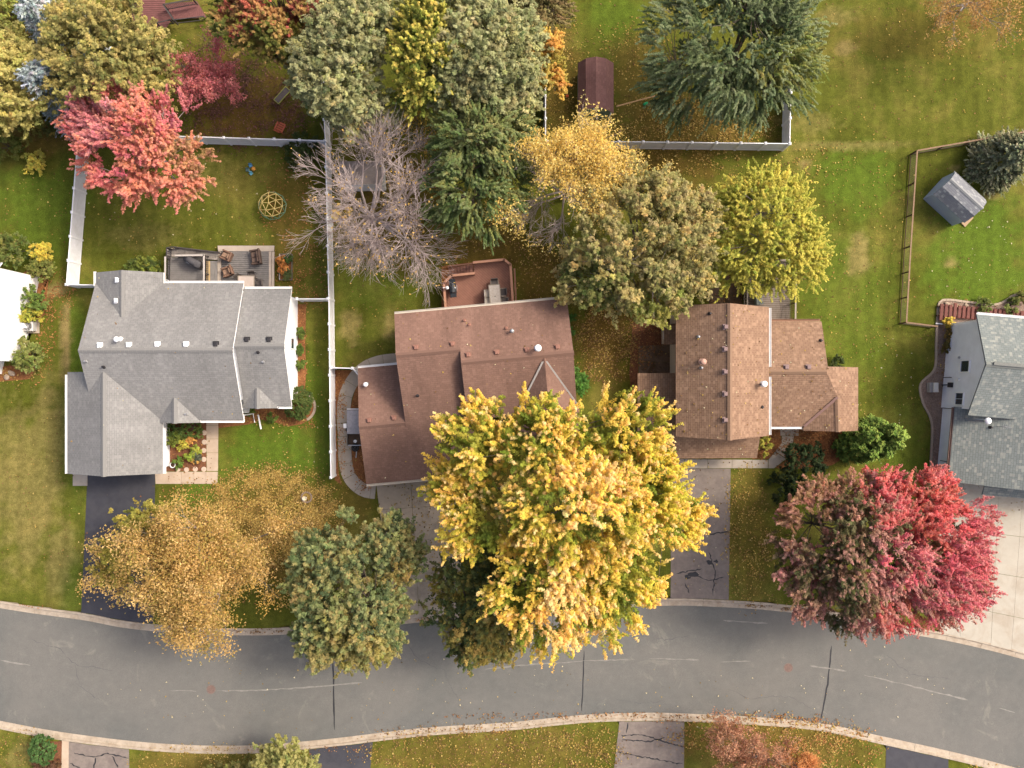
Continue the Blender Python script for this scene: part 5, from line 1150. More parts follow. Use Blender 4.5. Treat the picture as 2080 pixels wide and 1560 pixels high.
DEP = []
def crown_pts(lobes, n, shell=.72):
    DEP.clear(); areas = np.array([(l['r'][0] * l['r'][1] + l['r'][0] * l['r'][2] + l['r'][1] * l['r'][2]) for l in lobes]); cnt = rng.multinomial(n, areas / areas.sum()); C_, N_ = [], []
    for l, k in zip(lobes, cnt):
        if l.get('cone'):
            u = rng.random(k) ** 1.5; th = rng.random(k) * 2 * math.pi; rr = (1 - u) ** .8 * rng.uniform(.75, 1.05, k) + .03
            p = np.stack([np.cos(th) * rr, np.sin(th) * rr, u], 1); C_.append(l['c'] + p * l['r'] - np.array([0, 0, 0])); N_.append(unit(np.stack([np.cos(th), np.sin(th), np.full(k, .35)], 1))); DEP.append(np.ones(k))
            continue
        d = unit(rng.normal(size=(k * 3, 3))); d = d[d[:, 2] > l.get('zmin', -.12)][:k]; k = len(d); ph = rng.random(3) * 6
        bumpy = 1 + .13 * np.sin(3 * d[:, 0] + ph[0]) * np.sin(4 * d[:, 1] + ph[1]) + .09 * np.sin(7 * d[:, 0] + 5 * d[:, 2] + ph[2])
        rad = np.where(rng.random(k) < shell, rng.uniform(.86, 1.04, k), rng.uniform(.4, .86, k)) * bumpy
        DEP.append(rad / bumpy); C_.append(l['c'] + d * rad[:, None] * l['r']); N_.append(unit(d / l['r']))
    return np.concatenate(C_), np.concatenate(N_)
def mk_lobes(lst):
    out = []
    for t in lst:
        px, py, rx, ry, z, rz = t[:6]; k = (CAM_H - z) / CAM_H / PXM; l = dict(c=np.array(P(px, py, z)), r=np.array([rx * k, ry * k, rz])); 
        if len(t) > 6: l.update(t[6])
        out.append(l)
    return out
def foliage(par, lobes, style, palette, nclump, zones=(), tip=None, mat=None, centre=None, shell=.72, size=1.0, bright=.2, weights=None, name='crown', dens=1.0, sprd=1.0, leafz=1.0, inner=None, lum=1.65, sat=.84, tipk=1.0):
    S = STY[style]; c, nr = crown_pts(lobes, nclump, shell); n = len(c); pl = pal(palette, lum, sat); dep = np.concatenate(DEP); w_ = None if weights is None else np.array(weights) / sum(weights)
    ci = rng.choice(len(pl), n, p=w_); ccol = pl[ci]
    X_, Y_ = px_of(c)
    for zx, zy, zr, zp in zones:
        zq = pal(zp, lum, sat); d = np.hypot(X_ - zx, Y_ - zy) / zr; sel = rng.random(n) < np.clip(1.6 - d * 1.1, 0, 1); ccol = np.where(sel[:, None], zq[rng.integers(0, len(zq), n)], ccol)
    inn = dep < .84
    if inner is not None: iq = pal(inner, lum, sat); ccol = np.where(inn[:, None], iq[rng.integers(0, len(iq), n)], ccol)
    out = nr if centre is None else unit(.5 * nr + .8 * unit(c - np.array(centre)))
    dirc = unit(out * S['out'] + np.array([0, 0, S['up']]) + rng.normal(0, .15, (n, 3)))
    k = S['shoots']; m = max(4, int(S['leaves'] * dens)); sc_ = rng.uniform(.75, 1.3, (n, 1, 1))
    p0 = c[:, None] + rng.normal(0, S['rc'] * .5, (n, k, 3)) * size
    sd = unit(dirc[:, None] + rng.normal(0, S['spread'] * sprd * .6, (n, k, 3))); L = S['L'] * size * rng.uniform(.6, 1.25, (n, k, 1)) * sc_
    scol = ccol[:, None] * rng.uniform(1 - bright, 1 + bright, (n, k, 1)) * (1 + rng.normal(0, .05, (n, k, 3)))
    t = rng.random((n, k, m, 1)); R = S['R'] * size * (1 - .75 * t) * np.sqrt(rng.random((n, k, m, 1))); off = unit(rng.normal(size=(n, k, m, 3)))
    pos = p0[:, :, None] + sd[:, :, None] * L[:, :, None] * t + off * R; pos[..., 2] -= (S['droop'] * t[..., 0] ** 2 * L)
    nrm = unit(off * .4 + sd[:, :, None] * .25 + np.array([.12, .06, 1.0]) + rng.normal(0, .28, (n, k, m, 3)))
    lc = scol[:, :, None] * rng.uniform(.8, 1.2, (n, k, m, 1)) * np.ones((1, 1, 1, 3))
    if tip is not None:
        tp = pal(tip, lum, sat); tc = tp[rng.integers(0, len(tp), (n, k))][:, :, None]; f_ = np.clip((t - .35) * 1.6, 0, 1) * ((rng.random((n, k)) < .65) & ~(inn[:, None] & (inner is not None)))[:, :, None, None]; lc = lc * (1 - f_ * tipk) + tc * rng.uniform(.85, 1.15, (n, k, m, 1)) * f_ * tipk
    pos = pos.reshape(-1, 3); ok = pos[:, 2] > .06; sz = S['size'] * leafz * rng.uniform(.7, 1.3, len(pos))
    leaf_mesh(name, pos[ok], nrm.reshape(-1, 3)[ok], sz[ok], np.clip(lc.reshape(-1, 3)[ok], .004, .88), mat or LEAF, par)
    return c
def limbs(par, base, targets, r0, mat, fork=.4, nlimb=9, name='trunk', thin=.035):
    base = np.array(base, float); T = np.asarray(targets); zc = T[:, 2].mean(); fk = base + np.array([0, 0, max(.4, zc * fork)]) + np.append((T[:, :2].mean(0) - base[:2]) * .25, 0)
    A, B, ra, rb = [base], [fk], [r0], [r0 * .72]
    pick = T[rng.choice(len(T), min(nlimb, len(T)), replace=False)]; L = []
    for q in pick:
        p0 = fk; rr = r0 * .5; mid = fk * .45 + q * .55 + np.array([0, 0, -.05 * np.linalg.norm(q - fk)]) + rng.normal(0, .15, 3)
        pts = [fk + (1 - (1 - t) ** 1) * 0 + ((1 - t) ** 2 * 0) + (2 * t * (1 - t)) * (mid - fk) + t * t * (q - fk) for t in np.linspace(0, 1, 5)]; L.append(pts)
        for j in range(4): A.append(pts[j]); B.append(pts[j + 1]); ra.append(rr * (1 - j * .22)); rb.append(rr * (1 - (j + 1) * .22))
    nodes = np.array([p for l in L for p in l[1:4]])
    for q in T:
        dd_ = np.linalg.norm(nodes - q, axis=1) + np.maximum(0, nodes[:, 2] - q[2]); p = nodes[dd_.argmin()]; mid = (p + q) / 2 + rng.normal(0, .12, 3)
        A += [p, mid]; B += [mid, q]; ra += [thin, thin * .7]; rb += [thin * .7, thin * .3]
    seg_mesh(name, A, B, ra, rb, mat, par, 5)
def tree(name, label, base_px, lobes, style, palette, nclump, cat='tree', r0=.2, bark=None, group=None, limb=9, **kw):
    b = GP(*base_px); t = thing(name, b, label, cat, group); lb = mk_lobes(lobes)
    ctr = kw.pop('centre', None)
    if ctr == 'trunk': ctr = (b.x, b.y, lb[0]['c'][2] * .45)
    tg = foliage(t, lb, style, palette, nclump, centre=ctr, **kw)
    sub = tg[rng.choice(len(tg), min(len(tg), 260), replace=False)]
    limbs(t, (b.x, b.y, -.05), sub, r0, bark or BARK, nlimb=limb)
    return t
def shrub(label, px, py, rpx, h, palette, n, name='shrub', group=None, ry=None, size=.8, style='shrub', mat=None, dens=1.0, leafz=1.0, zmin=-.2, **kw):
    b = GP(px, py); t = thing(name, b, label, 'shrub', group); z = h * .5
    lb = [dict(c=np.array((b.x, b.y, z)), r=np.array([rpx / PXM, (ry or rpx) / PXM, h * .5]), zmin=zmin)]
    c = foliage(t, lb, style, palette, n, size=size, mat=mat, name='foliage', dens=dens, leafz=leafz, **kw)
    A = np.tile([b.x, b.y, -.02], (min(14, len(c)), 1)); B = c[:len(A)]; seg_mesh('stem', A, B, np.full(len(A), .02), np.full(len(A), .008), BARK, t, 4); return t
def bare(par, base, h, spread, levels, r0, mat, up=.55, limbs_to=None, name='trunk', minr=.006, fan=.25):
    """branching twigs; returns tip points"""
    base = np.array(base, float); A, B, ra, rb = [], [], [], []
    p = np.array([base]); d = np.array([[0, 0, 1.]]); top = base + np.array([0, 0, h * .22]); A.append(p); B.append(np.array([top])); ra.append(np.array([r0])); rb.append(np.array([r0 * .75]))
    if limbs_to is not None:
        q = np.array(limbs_to, float); pos = np.repeat([top], len(q), 0); dr = unit(q - pos); ln = np.linalg.norm(q - pos, axis=1) * .8
    else:
        n = levels[0][0]; th = np.arange(n) * 2.4 + rng.random(n); el = rng.uniform(.35, 1.1, n); dr = np.stack([np.cos(th) * np.cos(el), np.sin(th) * np.cos(el), np.sin(el)], 1); pos = np.repeat([top], n, 0); ln = levels[0][1] * rng.uniform(.75, 1.25, n)
    r = np.full(len(pos), r0 * .5); tips = None
    for li in range(len(levels)):
        segs = 4 if li < 2 else 3; cur = pos; dd_ = dr.copy(); rr = r.copy(); nodes = [cur]
        for s in range(segs):
            dd_ = unit(dd_ + rng.normal(0, .13, dd_.shape) + np.array([0, 0, up * .08])); nx_ = cur + dd_ * (ln / segs)[:, None]; r2 = np.maximum(minr * .6, rr * .82); A.append(cur); B.append(nx_); ra.append(rr); rb.append(r2); cur = nx_; rr = r2; nodes.append(cur)
        nodes = np.stack(nodes, 1); tips = cur
        if li == len(levels) - 1: break
        k, L1, ang = levels[li + 1]; n = len(pos); tt = rng.uniform(fan if li == 0 else .25, 1.0, (n, k)) ** .7; tt[:, 0] = 1.0; fi = np.minimum(segs - 1e-6, tt * segs); i0 = fi.astype(int); fr = (fi - i0)[..., None]
        ar = np.arange(n)[:, None]; start = nodes[ar, i0] * (1 - fr) + nodes[ar, i0 + 1] * fr; rv = rng.normal(size=(n, k, 3)); pd = np.repeat(dd_[:, None], k, 1); perp = unit(np.cross(pd, rv)); a_ = ang * rng.uniform(.6, 1.3, (n, k, 1)); a_[:, 0] *= .35
        nd = unit(pd * np.cos(a_) + perp * np.sin(a_) + np.array([0, 0, up * .25])); pos = start.reshape(-1, 3); dr = nd.reshape(-1, 3); ln = (L1 * rng.uniform(.55, 1.25, (n, k))).reshape(-1); r = np.maximum(minr, np.repeat(rr, k) * .8)
    A, B, ra, rb = np.concatenate(A), np.concatenate(B), np.concatenate(ra), np.concatenate(rb)
    big = ra > .03; seg_mesh(name, A[big], B[big], ra[big], rb[big], mat, par, 5); seg_mesh('twigs', A[~big], B[~big], ra[~big], rb[~big], mat, par, 3)
    return tips
def scatter_leaves(par, pts, n, palette, size, spread=.18, name='crown', zones=()):
    i_ = rng.integers(0, len(pts), n); p = pts[i_] + rng.normal(0, spread, (n, 3)); c = pal(palette); col = c[rng.integers(0, len(c), len(pts))][i_] * rng.uniform(.75, 1.25, (n, 1)); X_, Y_ = px_of(p)
    keep = np.ones(n, bool)
    for zx, zy, zr, zp in zones:
        d = np.hypot(X_ - zx, Y_ - zy) / zr; sel = rng.random(n) < np.clip(1.6 - d * 1.1, 0, 1)
        if zp is None: keep &= ~sel
        else: zq = pal(zp); col = np.where(sel[:, None], zq[rng.integers(0, len(zq), n)] * rng.uniform(.8, 1.2, (n, 1)), col)
    nrm = unit(rng.normal(0, .6, (n, 3)) + np.array([0, 0, .6])); leaf_mesh(name, p[keep], nrm[keep], size * rng.uniform(.7, 1.3, n)[keep], np.clip(col[keep], .004, .88), LEAF, par)

YEL = [(222, 192, 58), (212, 184, 54), (196, 178, 46), (222, 186, 64), (176, 166, 40), (150, 150, 36), (130, 138, 34)]
PEACH = [(238, 190, 108), (238, 198, 128), (228, 188, 68), (224, 190, 60), (236, 178, 88)]
t_ = 'yellow_maple'
tree('maple_tree', 'huge bright yellow maple in the centre between two driveways', (1140, 1040),
     [(965, 895, 72, 74, 10, 2.2), (940, 985, 56, 46, 8.5, 1.6), (1100, 885, 72, 74, 10.5, 2.4), (1265, 880, 80, 74, 10, 2.4), (1170, 1030, 120, 90, 12.5, 2.6), (1005, 1060, 100, 62, 9.5, 2.0), (1310, 1010, 78, 90, 10, 2.4), (1115, 1200, 100, 105, 10.5, 2.4), (1240, 1185, 85, 92, 10, 2.4), (1375, 1060, 36, 56, 8.5, 1.7)],
     'maple', YEL, 620, r0=.42, limb=16, centre='trunk', tip=PEACH, zones=[(1020, 1000, 60, [(128, 134, 40), (150, 148, 50)]), (1350, 1000, 70, [(206, 184, 40), (184, 176, 36)]), (1180, 1000, 70, PEACH), (1130, 1240, 70, PEACH), (1080, 930, 50, [(120, 132, 32), (150, 150, 40)])], bright=.16, lum=1.68, inner=[(132, 142, 38), (156, 152, 42), (116, 126, 38)], shell=.62, sat=.89)
tree('dark_tree', 'dark green tree with yellowing edge below the yellow maple at the kerb', (985, 1180), [(985, 1210, 100, 100, 6, 2.4), (985, 1290, 75, 55, 5, 1.8)], 'round', [(70, 80, 42), (82, 92, 46), (62, 74, 40), (104, 100, 40)], 190, tip=[(120, 108, 40), (92, 100, 48)], zones=[(1000, 1320, 60, [(140, 124, 50), (104, 100, 44)]), (900, 1170, 40, [(130, 116, 40), (80, 86, 40)])], r0=.22, lum=2.2)
tree('green_tree', 'round green tree at the kerb left of the concrete driveway', (735, 1160), [(720, 1200, 128, 138, 6.5, 3.0), (790, 1100, 56, 50, 6, 1.9), (700, 1290, 95, 55, 5.5, 2)], 'round', [(88, 98, 58), (100, 110, 62), (76, 88, 52), (116, 120, 64), (128, 118, 62)], 330, tip=[(124, 130, 74), (140, 128, 72)], zones=[(720, 1330, 60, [(138, 128, 56), (116, 112, 54)]), (840, 1190, 45, [(120, 104, 46), (92, 92, 44)])], r0=.28, lum=2.25)
# orange half-bare tree by the black driveway
b = GP(420, 1110); t = thing('orange_tree', b, 'thinning orange tree with bare limbs over the black driveway and kerb', 'tree'); lb = mk_lobes([(408, 1150, 138, 138, 6.5, 2.6)])
tg = crown_pts(lb, 26, .75)[0]; tips = bare(t, (b.x, b.y, -.05), 7, 0, [(14, 3.2), (6, 1.7, .65), (5, 1.0, .6), (3, .55, .6)], .2, BARK_GREY, .4, tg)
scatter_leaves(t, tips, 62000, [(202, 162, 82), (192, 152, 72), (180, 148, 62), (210, 174, 98), (160, 142, 54)], .14, .3, 'crown', [(520, 1240, 50, [(190, 150, 50), (200, 160, 56)])])
lb2 = mk_lobes([(240, 1140, 44, 42, 5, 1.3), (300, 1060, 46, 32, 5, 1.2), (330, 1230, 50, 40, 4.5, 1.2)]); foliage(t, lb2[:2], 'round', [(150, 142, 44), (168, 154, 50), (128, 124, 44)], 44, name='crown')
tree('red_maple', 'large crimson tree with green inner leaves left of the pale driveway', (1740, 1085),
     [(1785, 1120, 188, 150, 7.5, 3.2), (1900, 1065, 88, 90, 7, 2.4), (1905, 1180, 90, 78, 6.5, 2.2), (1665, 1100, 84, 110, 6.5, 2.4), (1790, 1010, 140, 46, 6.5, 1.8), (1765, 1225, 120, 46, 6, 1.8), (1780, 1110, 110, 90, 9.5, 1.6)],
     'maple', [(172, 116, 96), (184, 114, 102), (150, 110, 80), (118, 100, 58), (188, 122, 108), (164, 120, 92)], 570, r0=.34, limb=16, centre='trunk', size=.85, leafz=.8, dens=1.1, tip=[(200, 130, 116), (190, 120, 104), (166, 120, 88)],
     zones=[(1930, 1130, 120, [(206, 78, 90), (200, 90, 100), (210, 104, 106), (190, 76, 82)]), (1840, 985, 100, [(206, 76, 76), (212, 98, 84), (200, 74, 82)]), (1900, 1030, 60, [(206, 90, 64), (210, 76, 70)]), (1690, 1200, 75, [(88, 92, 44), (104, 98, 50), (140, 104, 70)]), (1700, 1080, 60, [(90, 90, 40), (112, 96, 52)]), (1640, 1010, 80, [(176, 116, 76), (150, 108, 62)]), (1830, 1270, 60, [(196, 70, 70), (180, 92, 70)])], inner=[(104, 100, 52), (130, 104, 64), (150, 90, 78)], lum=1.85, sat=.7, tipk=.55)
# red-orange tree upper left, thinning on its left
tree('red_maple', 'coral red and orange tree over the white fence at upper left', (330, 330),
     [(290, 290, 112, 108, 6.5, 2.6), (245, 225, 80, 46, 6, 1.8), (345, 345, 70, 60, 5.5, 1.8), (192, 250, 42, 52, 5.5, 1.4), (270, 270, 70, 60, 8, 1.3)], 'maple', [(206, 96, 84), (212, 116, 84), (190, 108, 62), (214, 130, 90), (196, 84, 90)], 240, r0=.24, limb=12, centre='trunk', size=.75, dens=.8, leafz=.95, bark=BARK_PALE, tip=[(224, 120, 108), (220, 140, 100)],
     zones=[(375, 340, 80, [(190, 130, 62), (164, 124, 56), (206, 128, 70)]), (350, 240, 40, [(196, 92, 102), (204, 98, 106)]), (310, 380, 70, [(212, 122, 78), (220, 130, 90)]), (180, 250, 50, [(204, 110, 112), (214, 130, 128)])], lum=1.75, sat=.7, tipk=.6)
OLV = [(168, 156, 78), (150, 144, 72), (184, 168, 84), (132, 128, 62), (120, 116, 56)]
tree('ash_tree', 'rounded yellow-green tree at top left beside the blue spruces', (250, 150), [(225, 105, 112, 98, 7, 2.8), (290, 170, 60, 50, 6, 1.8), (180, 170, 70, 50, 6, 1.8), (170, 60, 60, 45, 6.5, 1.6)], 'round', OLV, 250, tip=[(190, 172, 84), (168, 156, 80)], r0=.22)
tree('yellow_tree', 'pale yellow-green tree at the left edge below the brushy slope', (30, 185), [(5, 165, 60, 92, 6, 2.2), (45, 130, 28, 40, 5.5, 1.4), (60, 210, 40, 30, 4.5, 1.2)], 'round', [(184, 172, 84), (168, 158, 76), (150, 142, 66)], 130, tip=[(196, 184, 96)], r0=.2)
for k, (px, py, ln_, lab) in enumerate([(128, 60, 70, 'silvery blue spruce at the very top left beside the brush'), (135, 185, 66, 'silvery blue spruce between yellow-green tree and dark undergrowth')]):
    q = GP(px + 40, py + 35); t = thing('blue_spruce', q, lab, 'tree', 'blue spruces'); H_ = 7.0
    lb = [dict(c=np.array((q.x, q.y, .4)), r=np.array([1.9, 1.9, H_]), cone=True)]
    foliage(t, lb, 'conifer', [(150, 160, 158), (128, 140, 140), (176, 184, 182), (112, 124, 122)], 210, mat=NEEDLE, size=1.3, leafz=1.15, name='crown'); seg_mesh('trunk', [(q.x, q.y, -.05)], [(q.x, q.y, H_)], [.14], [.02], BARK, t, 6)
# pink-red small tree
b = GP(440, 160); t = thing('red_tree', b, 'small pink-red thinning tree beside the maroon deck', 'tree'); lb = mk_lobes([(420, 140, 50, 66, 4, 1.5), (450, 150, 36, 36, 3.5, 1)])
tg = crown_pts(lb, 12, 1.0)[0]; tips = bare(t, (b.x, b.y, -.05), 4.5, 0, [(12, 2), (6, 1.2, .5), (5, .7, .5), (4, .4, .5)], .11, BARK_GREY, .5, tg)
scatter_leaves(t, tips, 9000, [(214, 122, 126), (204, 108, 112), (218, 136, 128), (190, 110, 98)], .15, .12, 'crown', [(400, 85, 30, None)])
tree('maple_tree', 'green tree with coral tipped branches at the top beside the fence', (580, 90), [(560, 25, 110, 85, 7.5, 2.6), (600, 70, 76, 50, 6.5, 1.8), (490, 30, 50, 50, 6.5, 1.8)], 'maple', [(104, 110, 40), (124, 120, 44), (90, 98, 38), (150, 128, 56)], 190, r0=.22, size=.75, centre='trunk', tip=[(176, 140, 70), (140, 132, 52)], zones=[(520, 10, 60, [(186, 100, 76), (176, 128, 70)]), (620, 10, 50, [(184, 104, 84), (160, 120, 60)])])
GGR = [(130, 130, 82), (116, 118, 74), (144, 142, 90), (102, 106, 62), (154, 148, 90)]
tree('olive_tree', 'grey-green tree straddling the white fence left of the yellow-tipped tree', (690, 200), [(690, 130, 82, 92, 8, 2.6), (652, 165, 36, 66, 6.5, 2), (730, 220, 60, 46, 6.5, 2), (740, 50, 75, 62, 8, 2.4)], 'round', GGR, 330, tip=[(148, 148, 98), (130, 132, 88)], r0=.26, lum=2.25)
tree('olive_tree', 'grey-green tree right of the yellow-tipped tree near the maroon shed', (985, 180), [(985, 110, 100, 92, 8.5, 2.8), (1030, 180, 70, 56, 7, 2), (930, 190, 56, 56, 7, 2), (950, 30, 70, 50, 8.5, 2.2), (1050, 90, 50, 60, 7.5, 2)], 'round', GGR, 360, tip=[(150, 150, 100), (132, 134, 88)], r0=.28, lum=2.25)
tree('maple_tree', 'yellow-tipped green maple between two grey-green trees at the top', (890, 190), [(862, 110, 54, 82, 8.5, 2.6), (850, 200, 46, 40, 7, 1.6), (872, 35, 40, 45, 9, 1.6)], 'maple', [(128, 130, 34), (108, 116, 32), (150, 146, 40), (92, 104, 32)], 130, size=.75, r0=.18, centre='trunk', tip=[(200, 188, 60), (186, 178, 52), (206, 182, 66)], lum=1.8)
tree('orange_tree', 'narrow golden orange tree left of the maroon shed', (1105, 165), [(1105, 120, 30, 56, 5.5, 1.6), (1118, 165, 24, 36, 4.5, 1.2)], 'maple', [(214, 166, 58), (204, 150, 52), (196, 168, 60), (168, 150, 50)], 54, size=.6, r0=.12, centre='trunk')
tree('cedar_tree', 'brownish green conifer at the top edge above the orange tree', (1085, 60), [(1095, 20, 48, 56, 5, 1.8), (1060, -10, 50, 40, 5, 1.6)], 'conifer', [(128, 116, 66), (112, 104, 58), (142, 126, 76)], 170, size=1.6, leafz=1.3, r0=.14)
tree('leafy_tree', 'dark green elongated tree between bare tree and golden tree', (975, 400), [(960, 290, 78, 70, 7, 2.6), (965, 380, 88, 82, 6, 2.8), (1010, 280, 66, 66, 6.5, 2.2)], 'willow', [(76, 90, 44), (88, 102, 50), (66, 82, 42), (98, 108, 58), (110, 114, 54)], 300, r0=.22, size=.75, leafz=1.0, tip=[(110, 122, 74), (92, 108, 54)], zones=[(1000, 270, 60, [(104, 110, 58), (116, 118, 62)])], lum=2.3)
# bare tree
b = GP(760, 450); t = thing('bare_tree', b, 'leafless pale grey tree over the fence and low shed', 'tree')
tg = np.array([P(x, y, z) for x, y, z in [(760, 280, 7.5), (700, 300, 7), (820, 300, 7), (660, 400, 7), (650, 470, 6), (860, 350, 7), (850, 430, 6.5), (885, 390, 6), (760, 480, 7.5), (740, 530, 6), (690, 520, 5.5), (870, 520, 6), (890, 500, 5.5), (850, 540, 5.5), (630, 430, 6), (640, 350, 6), (800, 400, 8.5), (720, 380, 8.5), (800, 500, 6.5), (830, 250, 6)]])
tips = bare(t, (b.x, b.y, -.05), 8, 0, [(16, 3), (8, 2.1, .7), (8, 1.3, .55), (4, .8, .5)], .22, BARK_PALE, .45, tg, minr=.011, fan=.6)
scatter_leaves(t, tips, 700, [(214, 172, 60), (200, 160, 60)], .15, .1, 'crown'); 
b = GP(695, 440); lb = [dict(c=np.array(P(697, 440, 4)), r=np.array([.5, .5, .4]))]; foliage(t, lb, 'shrub', [(226, 190, 70), (214, 176, 60)], 7, name='foliage')
b = GP(850, 300); t = thing('bare_tree', b, 'small nearly leafless tree with a few yellow leaves beside the dark green tree', 'tree'); tg = np.array([P(x, y, z) for x, y, z in [(840, 240, 5), (870, 250, 5), (810, 260, 4.5), (860, 290, 4), (880, 300, 4.5)]])
tips = bare(t, (b.x, b.y, -.05), 5, 0, [(5, 2), (6, 1.4, .55), (6, .9, .5), (4, .55, .5)], .12, BARK_GREY, .4, tg, minr=.008); scatter_leaves(t, tips, 900, [(206, 166, 50), (190, 150, 46)], .15, .1)
# golden half-bare tree
b = GP(1150, 400); t = thing('golden_tree', b, 'golden yellow half-bare tree above the olive round tree', 'tree'); tg = np.array([P(x, y, z) for x, y, z in [(1085, 305, 7), (1150, 292, 7.5), (1215, 290, 7.5), (1262, 305, 7), (1280, 340, 6.5), (1095, 350, 7.5), (1065, 400, 6.5), (1180, 350, 8.5), (1130, 455, 6), (1095, 450, 5.5), (1225, 400, 6.5), (1050, 350, 6), (1165, 430, 6.5), (1240, 330, 7.5)]])
tips = bare(t, (b.x, b.y, -.05), 8, 0, [(13, 3), (7, 1.9, .6), (7, 1.15, .55), (5, .65, .5)], .22, BARK_PALE, .4, tg, minr=.009, fan=.45)
scatter_leaves(t, tips, 36000, [(228, 192, 80), (218, 182, 70), (234, 202, 108), (206, 178, 74)], .14, .26, 'crown', [(1115, 450, 75, None), (1062, 350, 38, None)])
tree('olive_tree', 'large olive-green round tree overhanging the light brown roof', (1290, 530), [(1300, 500, 140, 130, 6.5, 3.2), (1230, 560, 100, 70, 5.5, 2.2), (1350, 580, 90, 70, 5.5, 2.2), (1390, 450, 66, 66, 6, 2), (1310, 400, 70, 48, 6, 1.8)], 'round', [(146, 136, 80), (126, 120, 68), (162, 148, 86), (106, 106, 54), (172, 152, 78)], 330, r0=.28, bark=BARK_GREY, tip=[(166, 152, 92), (150, 146, 78)], zones=[(1200, 580, 50, [(92, 100, 46), (104, 110, 50)]), (1330, 640, 45, [(140, 140, 52), (116, 124, 46)])], dens=.9, lum=1.85)
tree('locust_tree', 'feathery yellow-green tree over the weathered deck', (1545, 500), [(1560, 465, 104, 96, 5.5, 2.2), (1600, 530, 66, 56, 5, 1.7), (1510, 540, 56, 46, 4.5, 1.5), (1540, 400, 66, 40, 5, 1.5)], 'locust', [(178, 172, 42), (164, 164, 42), (190, 180, 50), (148, 152, 38)], 260, r0=.18, bark=BARK_GREY, tip=[(202, 190, 52), (188, 180, 46)])
tree('willow_tree', 'big dark green drooping tree in the white fenced yard', (1470, 160), [(1480, 80, 150, 130, 7.5, 3.4), (1560, 130, 95, 105, 6, 2.6), (1420, 170, 100, 66, 5.5, 2.2), (1500, 10, 130, 70, 7, 2.4)], 'willow', [(86, 100, 62), (100, 112, 72), (74, 88, 52), (112, 122, 80)], 360, r0=.3, centre='trunk', tip=[(124, 134, 90), (110, 122, 74)], zones=[(1630, 130, 60, [(126, 128, 56), (112, 118, 50)])], lum=2.0)
b = GP(1950, 20); t = thing('orange_tree', b, 'sparse orange-leaved tree at the top right corner', 'tree'); tg = np.array([P(x, y, z) for x, y, z in [(1900, 10, 5), (1950, -10, 6), (2010, 10, 5.5), (1960, 30, 5), (2040, 20, 4.5), (1880, 40, 4)]])
tips = bare(t, (b.x, b.y, -.05), 6, 0, [(6, 2.5), (6, 1.6, .6), (5, 1, .55), (4, .6, .5)], .16, BARK_GREY, .4, tg); scatter_leaves(t, tips, 3800, [(186, 140, 66), (170, 124, 56), (196, 156, 84)], .13, .15)
b = GP(2010, 335); t = thing('spruce_tree', b, 'grey-green spruce beside the small grey shed at the right edge', 'tree'); foliage(t, [dict(c=np.array((b.x, b.y, .3)), r=np.array([1.7, 1.7, 4.6]), cone=True)], 'conifer', [(126, 126, 88), (110, 112, 76), (142, 142, 102), (92, 94, 62)], 210, mat=NEEDLE, size=1.25, leafz=1.2, name='crown'); seg_mesh('trunk', [(b.x, b.y, -.05)], [(b.x, b.y, 4.7)], [.12], [.02], BARK, t, 6)
# south side of the street
tree('small_tree', 'light green tree crown at the bottom edge above the black driveway', (590, 1570), [(585, 1550, 52, 36, 3.5, 1.3)], 'round', [(146, 144, 70), (128, 130, 62), (160, 156, 80)], 60, tip=[(166, 160, 86)], r0=.1)
tree('small_tree', 'low dull green tree at the bottom edge between lawn and light green crown', (480, 1590), [(475, 1580, 48, 26, 2.5, 1.0)], 'round', [(104, 102, 46), (118, 112, 50)], 36, r0=.08)
b = GP(1540, 1530); t = thing('bare_tree', b, 'sparse pinkish-brown tree on the lawn at the bottom edge', 'tree'); tg = np.array([P(x, y, z) for x, y, z in [(1470, 1540, 4.5), (1520, 1510, 5), (1590, 1515, 5), (1650, 1540, 4.5), (1560, 1560, 5.5), (1440, 1570, 4), (1630, 1580, 4.5), (1510, 1570, 5), (1690, 1570, 4), (1480, 1510, 4)]])
tips = bare(t, (b.x, b.y, -.05), 6, 0, [(8, 2.4), (6, 1.5, .6), (6, .9, .55), (5, .5, .5)], .14, BARK_GREY, .4, tg, minr=.006); scatter_leaves(t, tips, 22000, [(196, 140, 104), (164, 112, 80), (186, 138, 100)], .12, .13, 'crown', [(1650, 1560, 50, [(196, 130, 64), (206, 140, 70)])])

# arborvitae group: every column is a plant
for k, (px, py, r, h, lab) in enumerate([(1783, 887, .8, 4.8, 'broad bright green arborvitae column nearest the brown roof corner'), (1822, 874, .7, 5.0, 'bright green arborvitae column highest in the picture, beside the lawn'), (1837, 885, .65, 5.2, 'bright green arborvitae column reaching farthest right over the lawn'), (1826, 904, .6, 4.9, 'pointed bright green arborvitae column on the lawn side, below the farthest one'),
        (1808, 919, .65, 4.6, 'bright green arborvitae column at the lower right of the clump'), (1778, 925, .75, 4.4, 'bright green arborvitae column lowest in the clump, near the crimson tree'), (1790, 906, .6, 4.2, 'short bright green arborvitae column in the middle of the clump'), (1752, 915, .7, 3.6, 'short bright green arborvitae column nearest the dark round shrub')]):
    s_ = (CAM_H - h) / CAM_H; q = GP(CX + (px - CX) * s_, CY + (py - CY) * s_); t = thing('arborvitae', q, lab, 'shrub', 'arborvitae columns'); foliage(t, [dict(c=np.array((q.x, q.y, .05)), r=np.array([r, r, h]), cone=True)], 'conifer', [(112, 134, 40), (98, 122, 36), (126, 146, 46), (86, 110, 34)], 120, mat=NEEDLE, size=.5, name='foliage', leafz=1.05, bright=.12, dens=.85); seg_mesh('trunk', [(q.x, q.y, -.05)], [(q.x, q.y, h * .9)], [.06], [.01], BARK, t, 5)
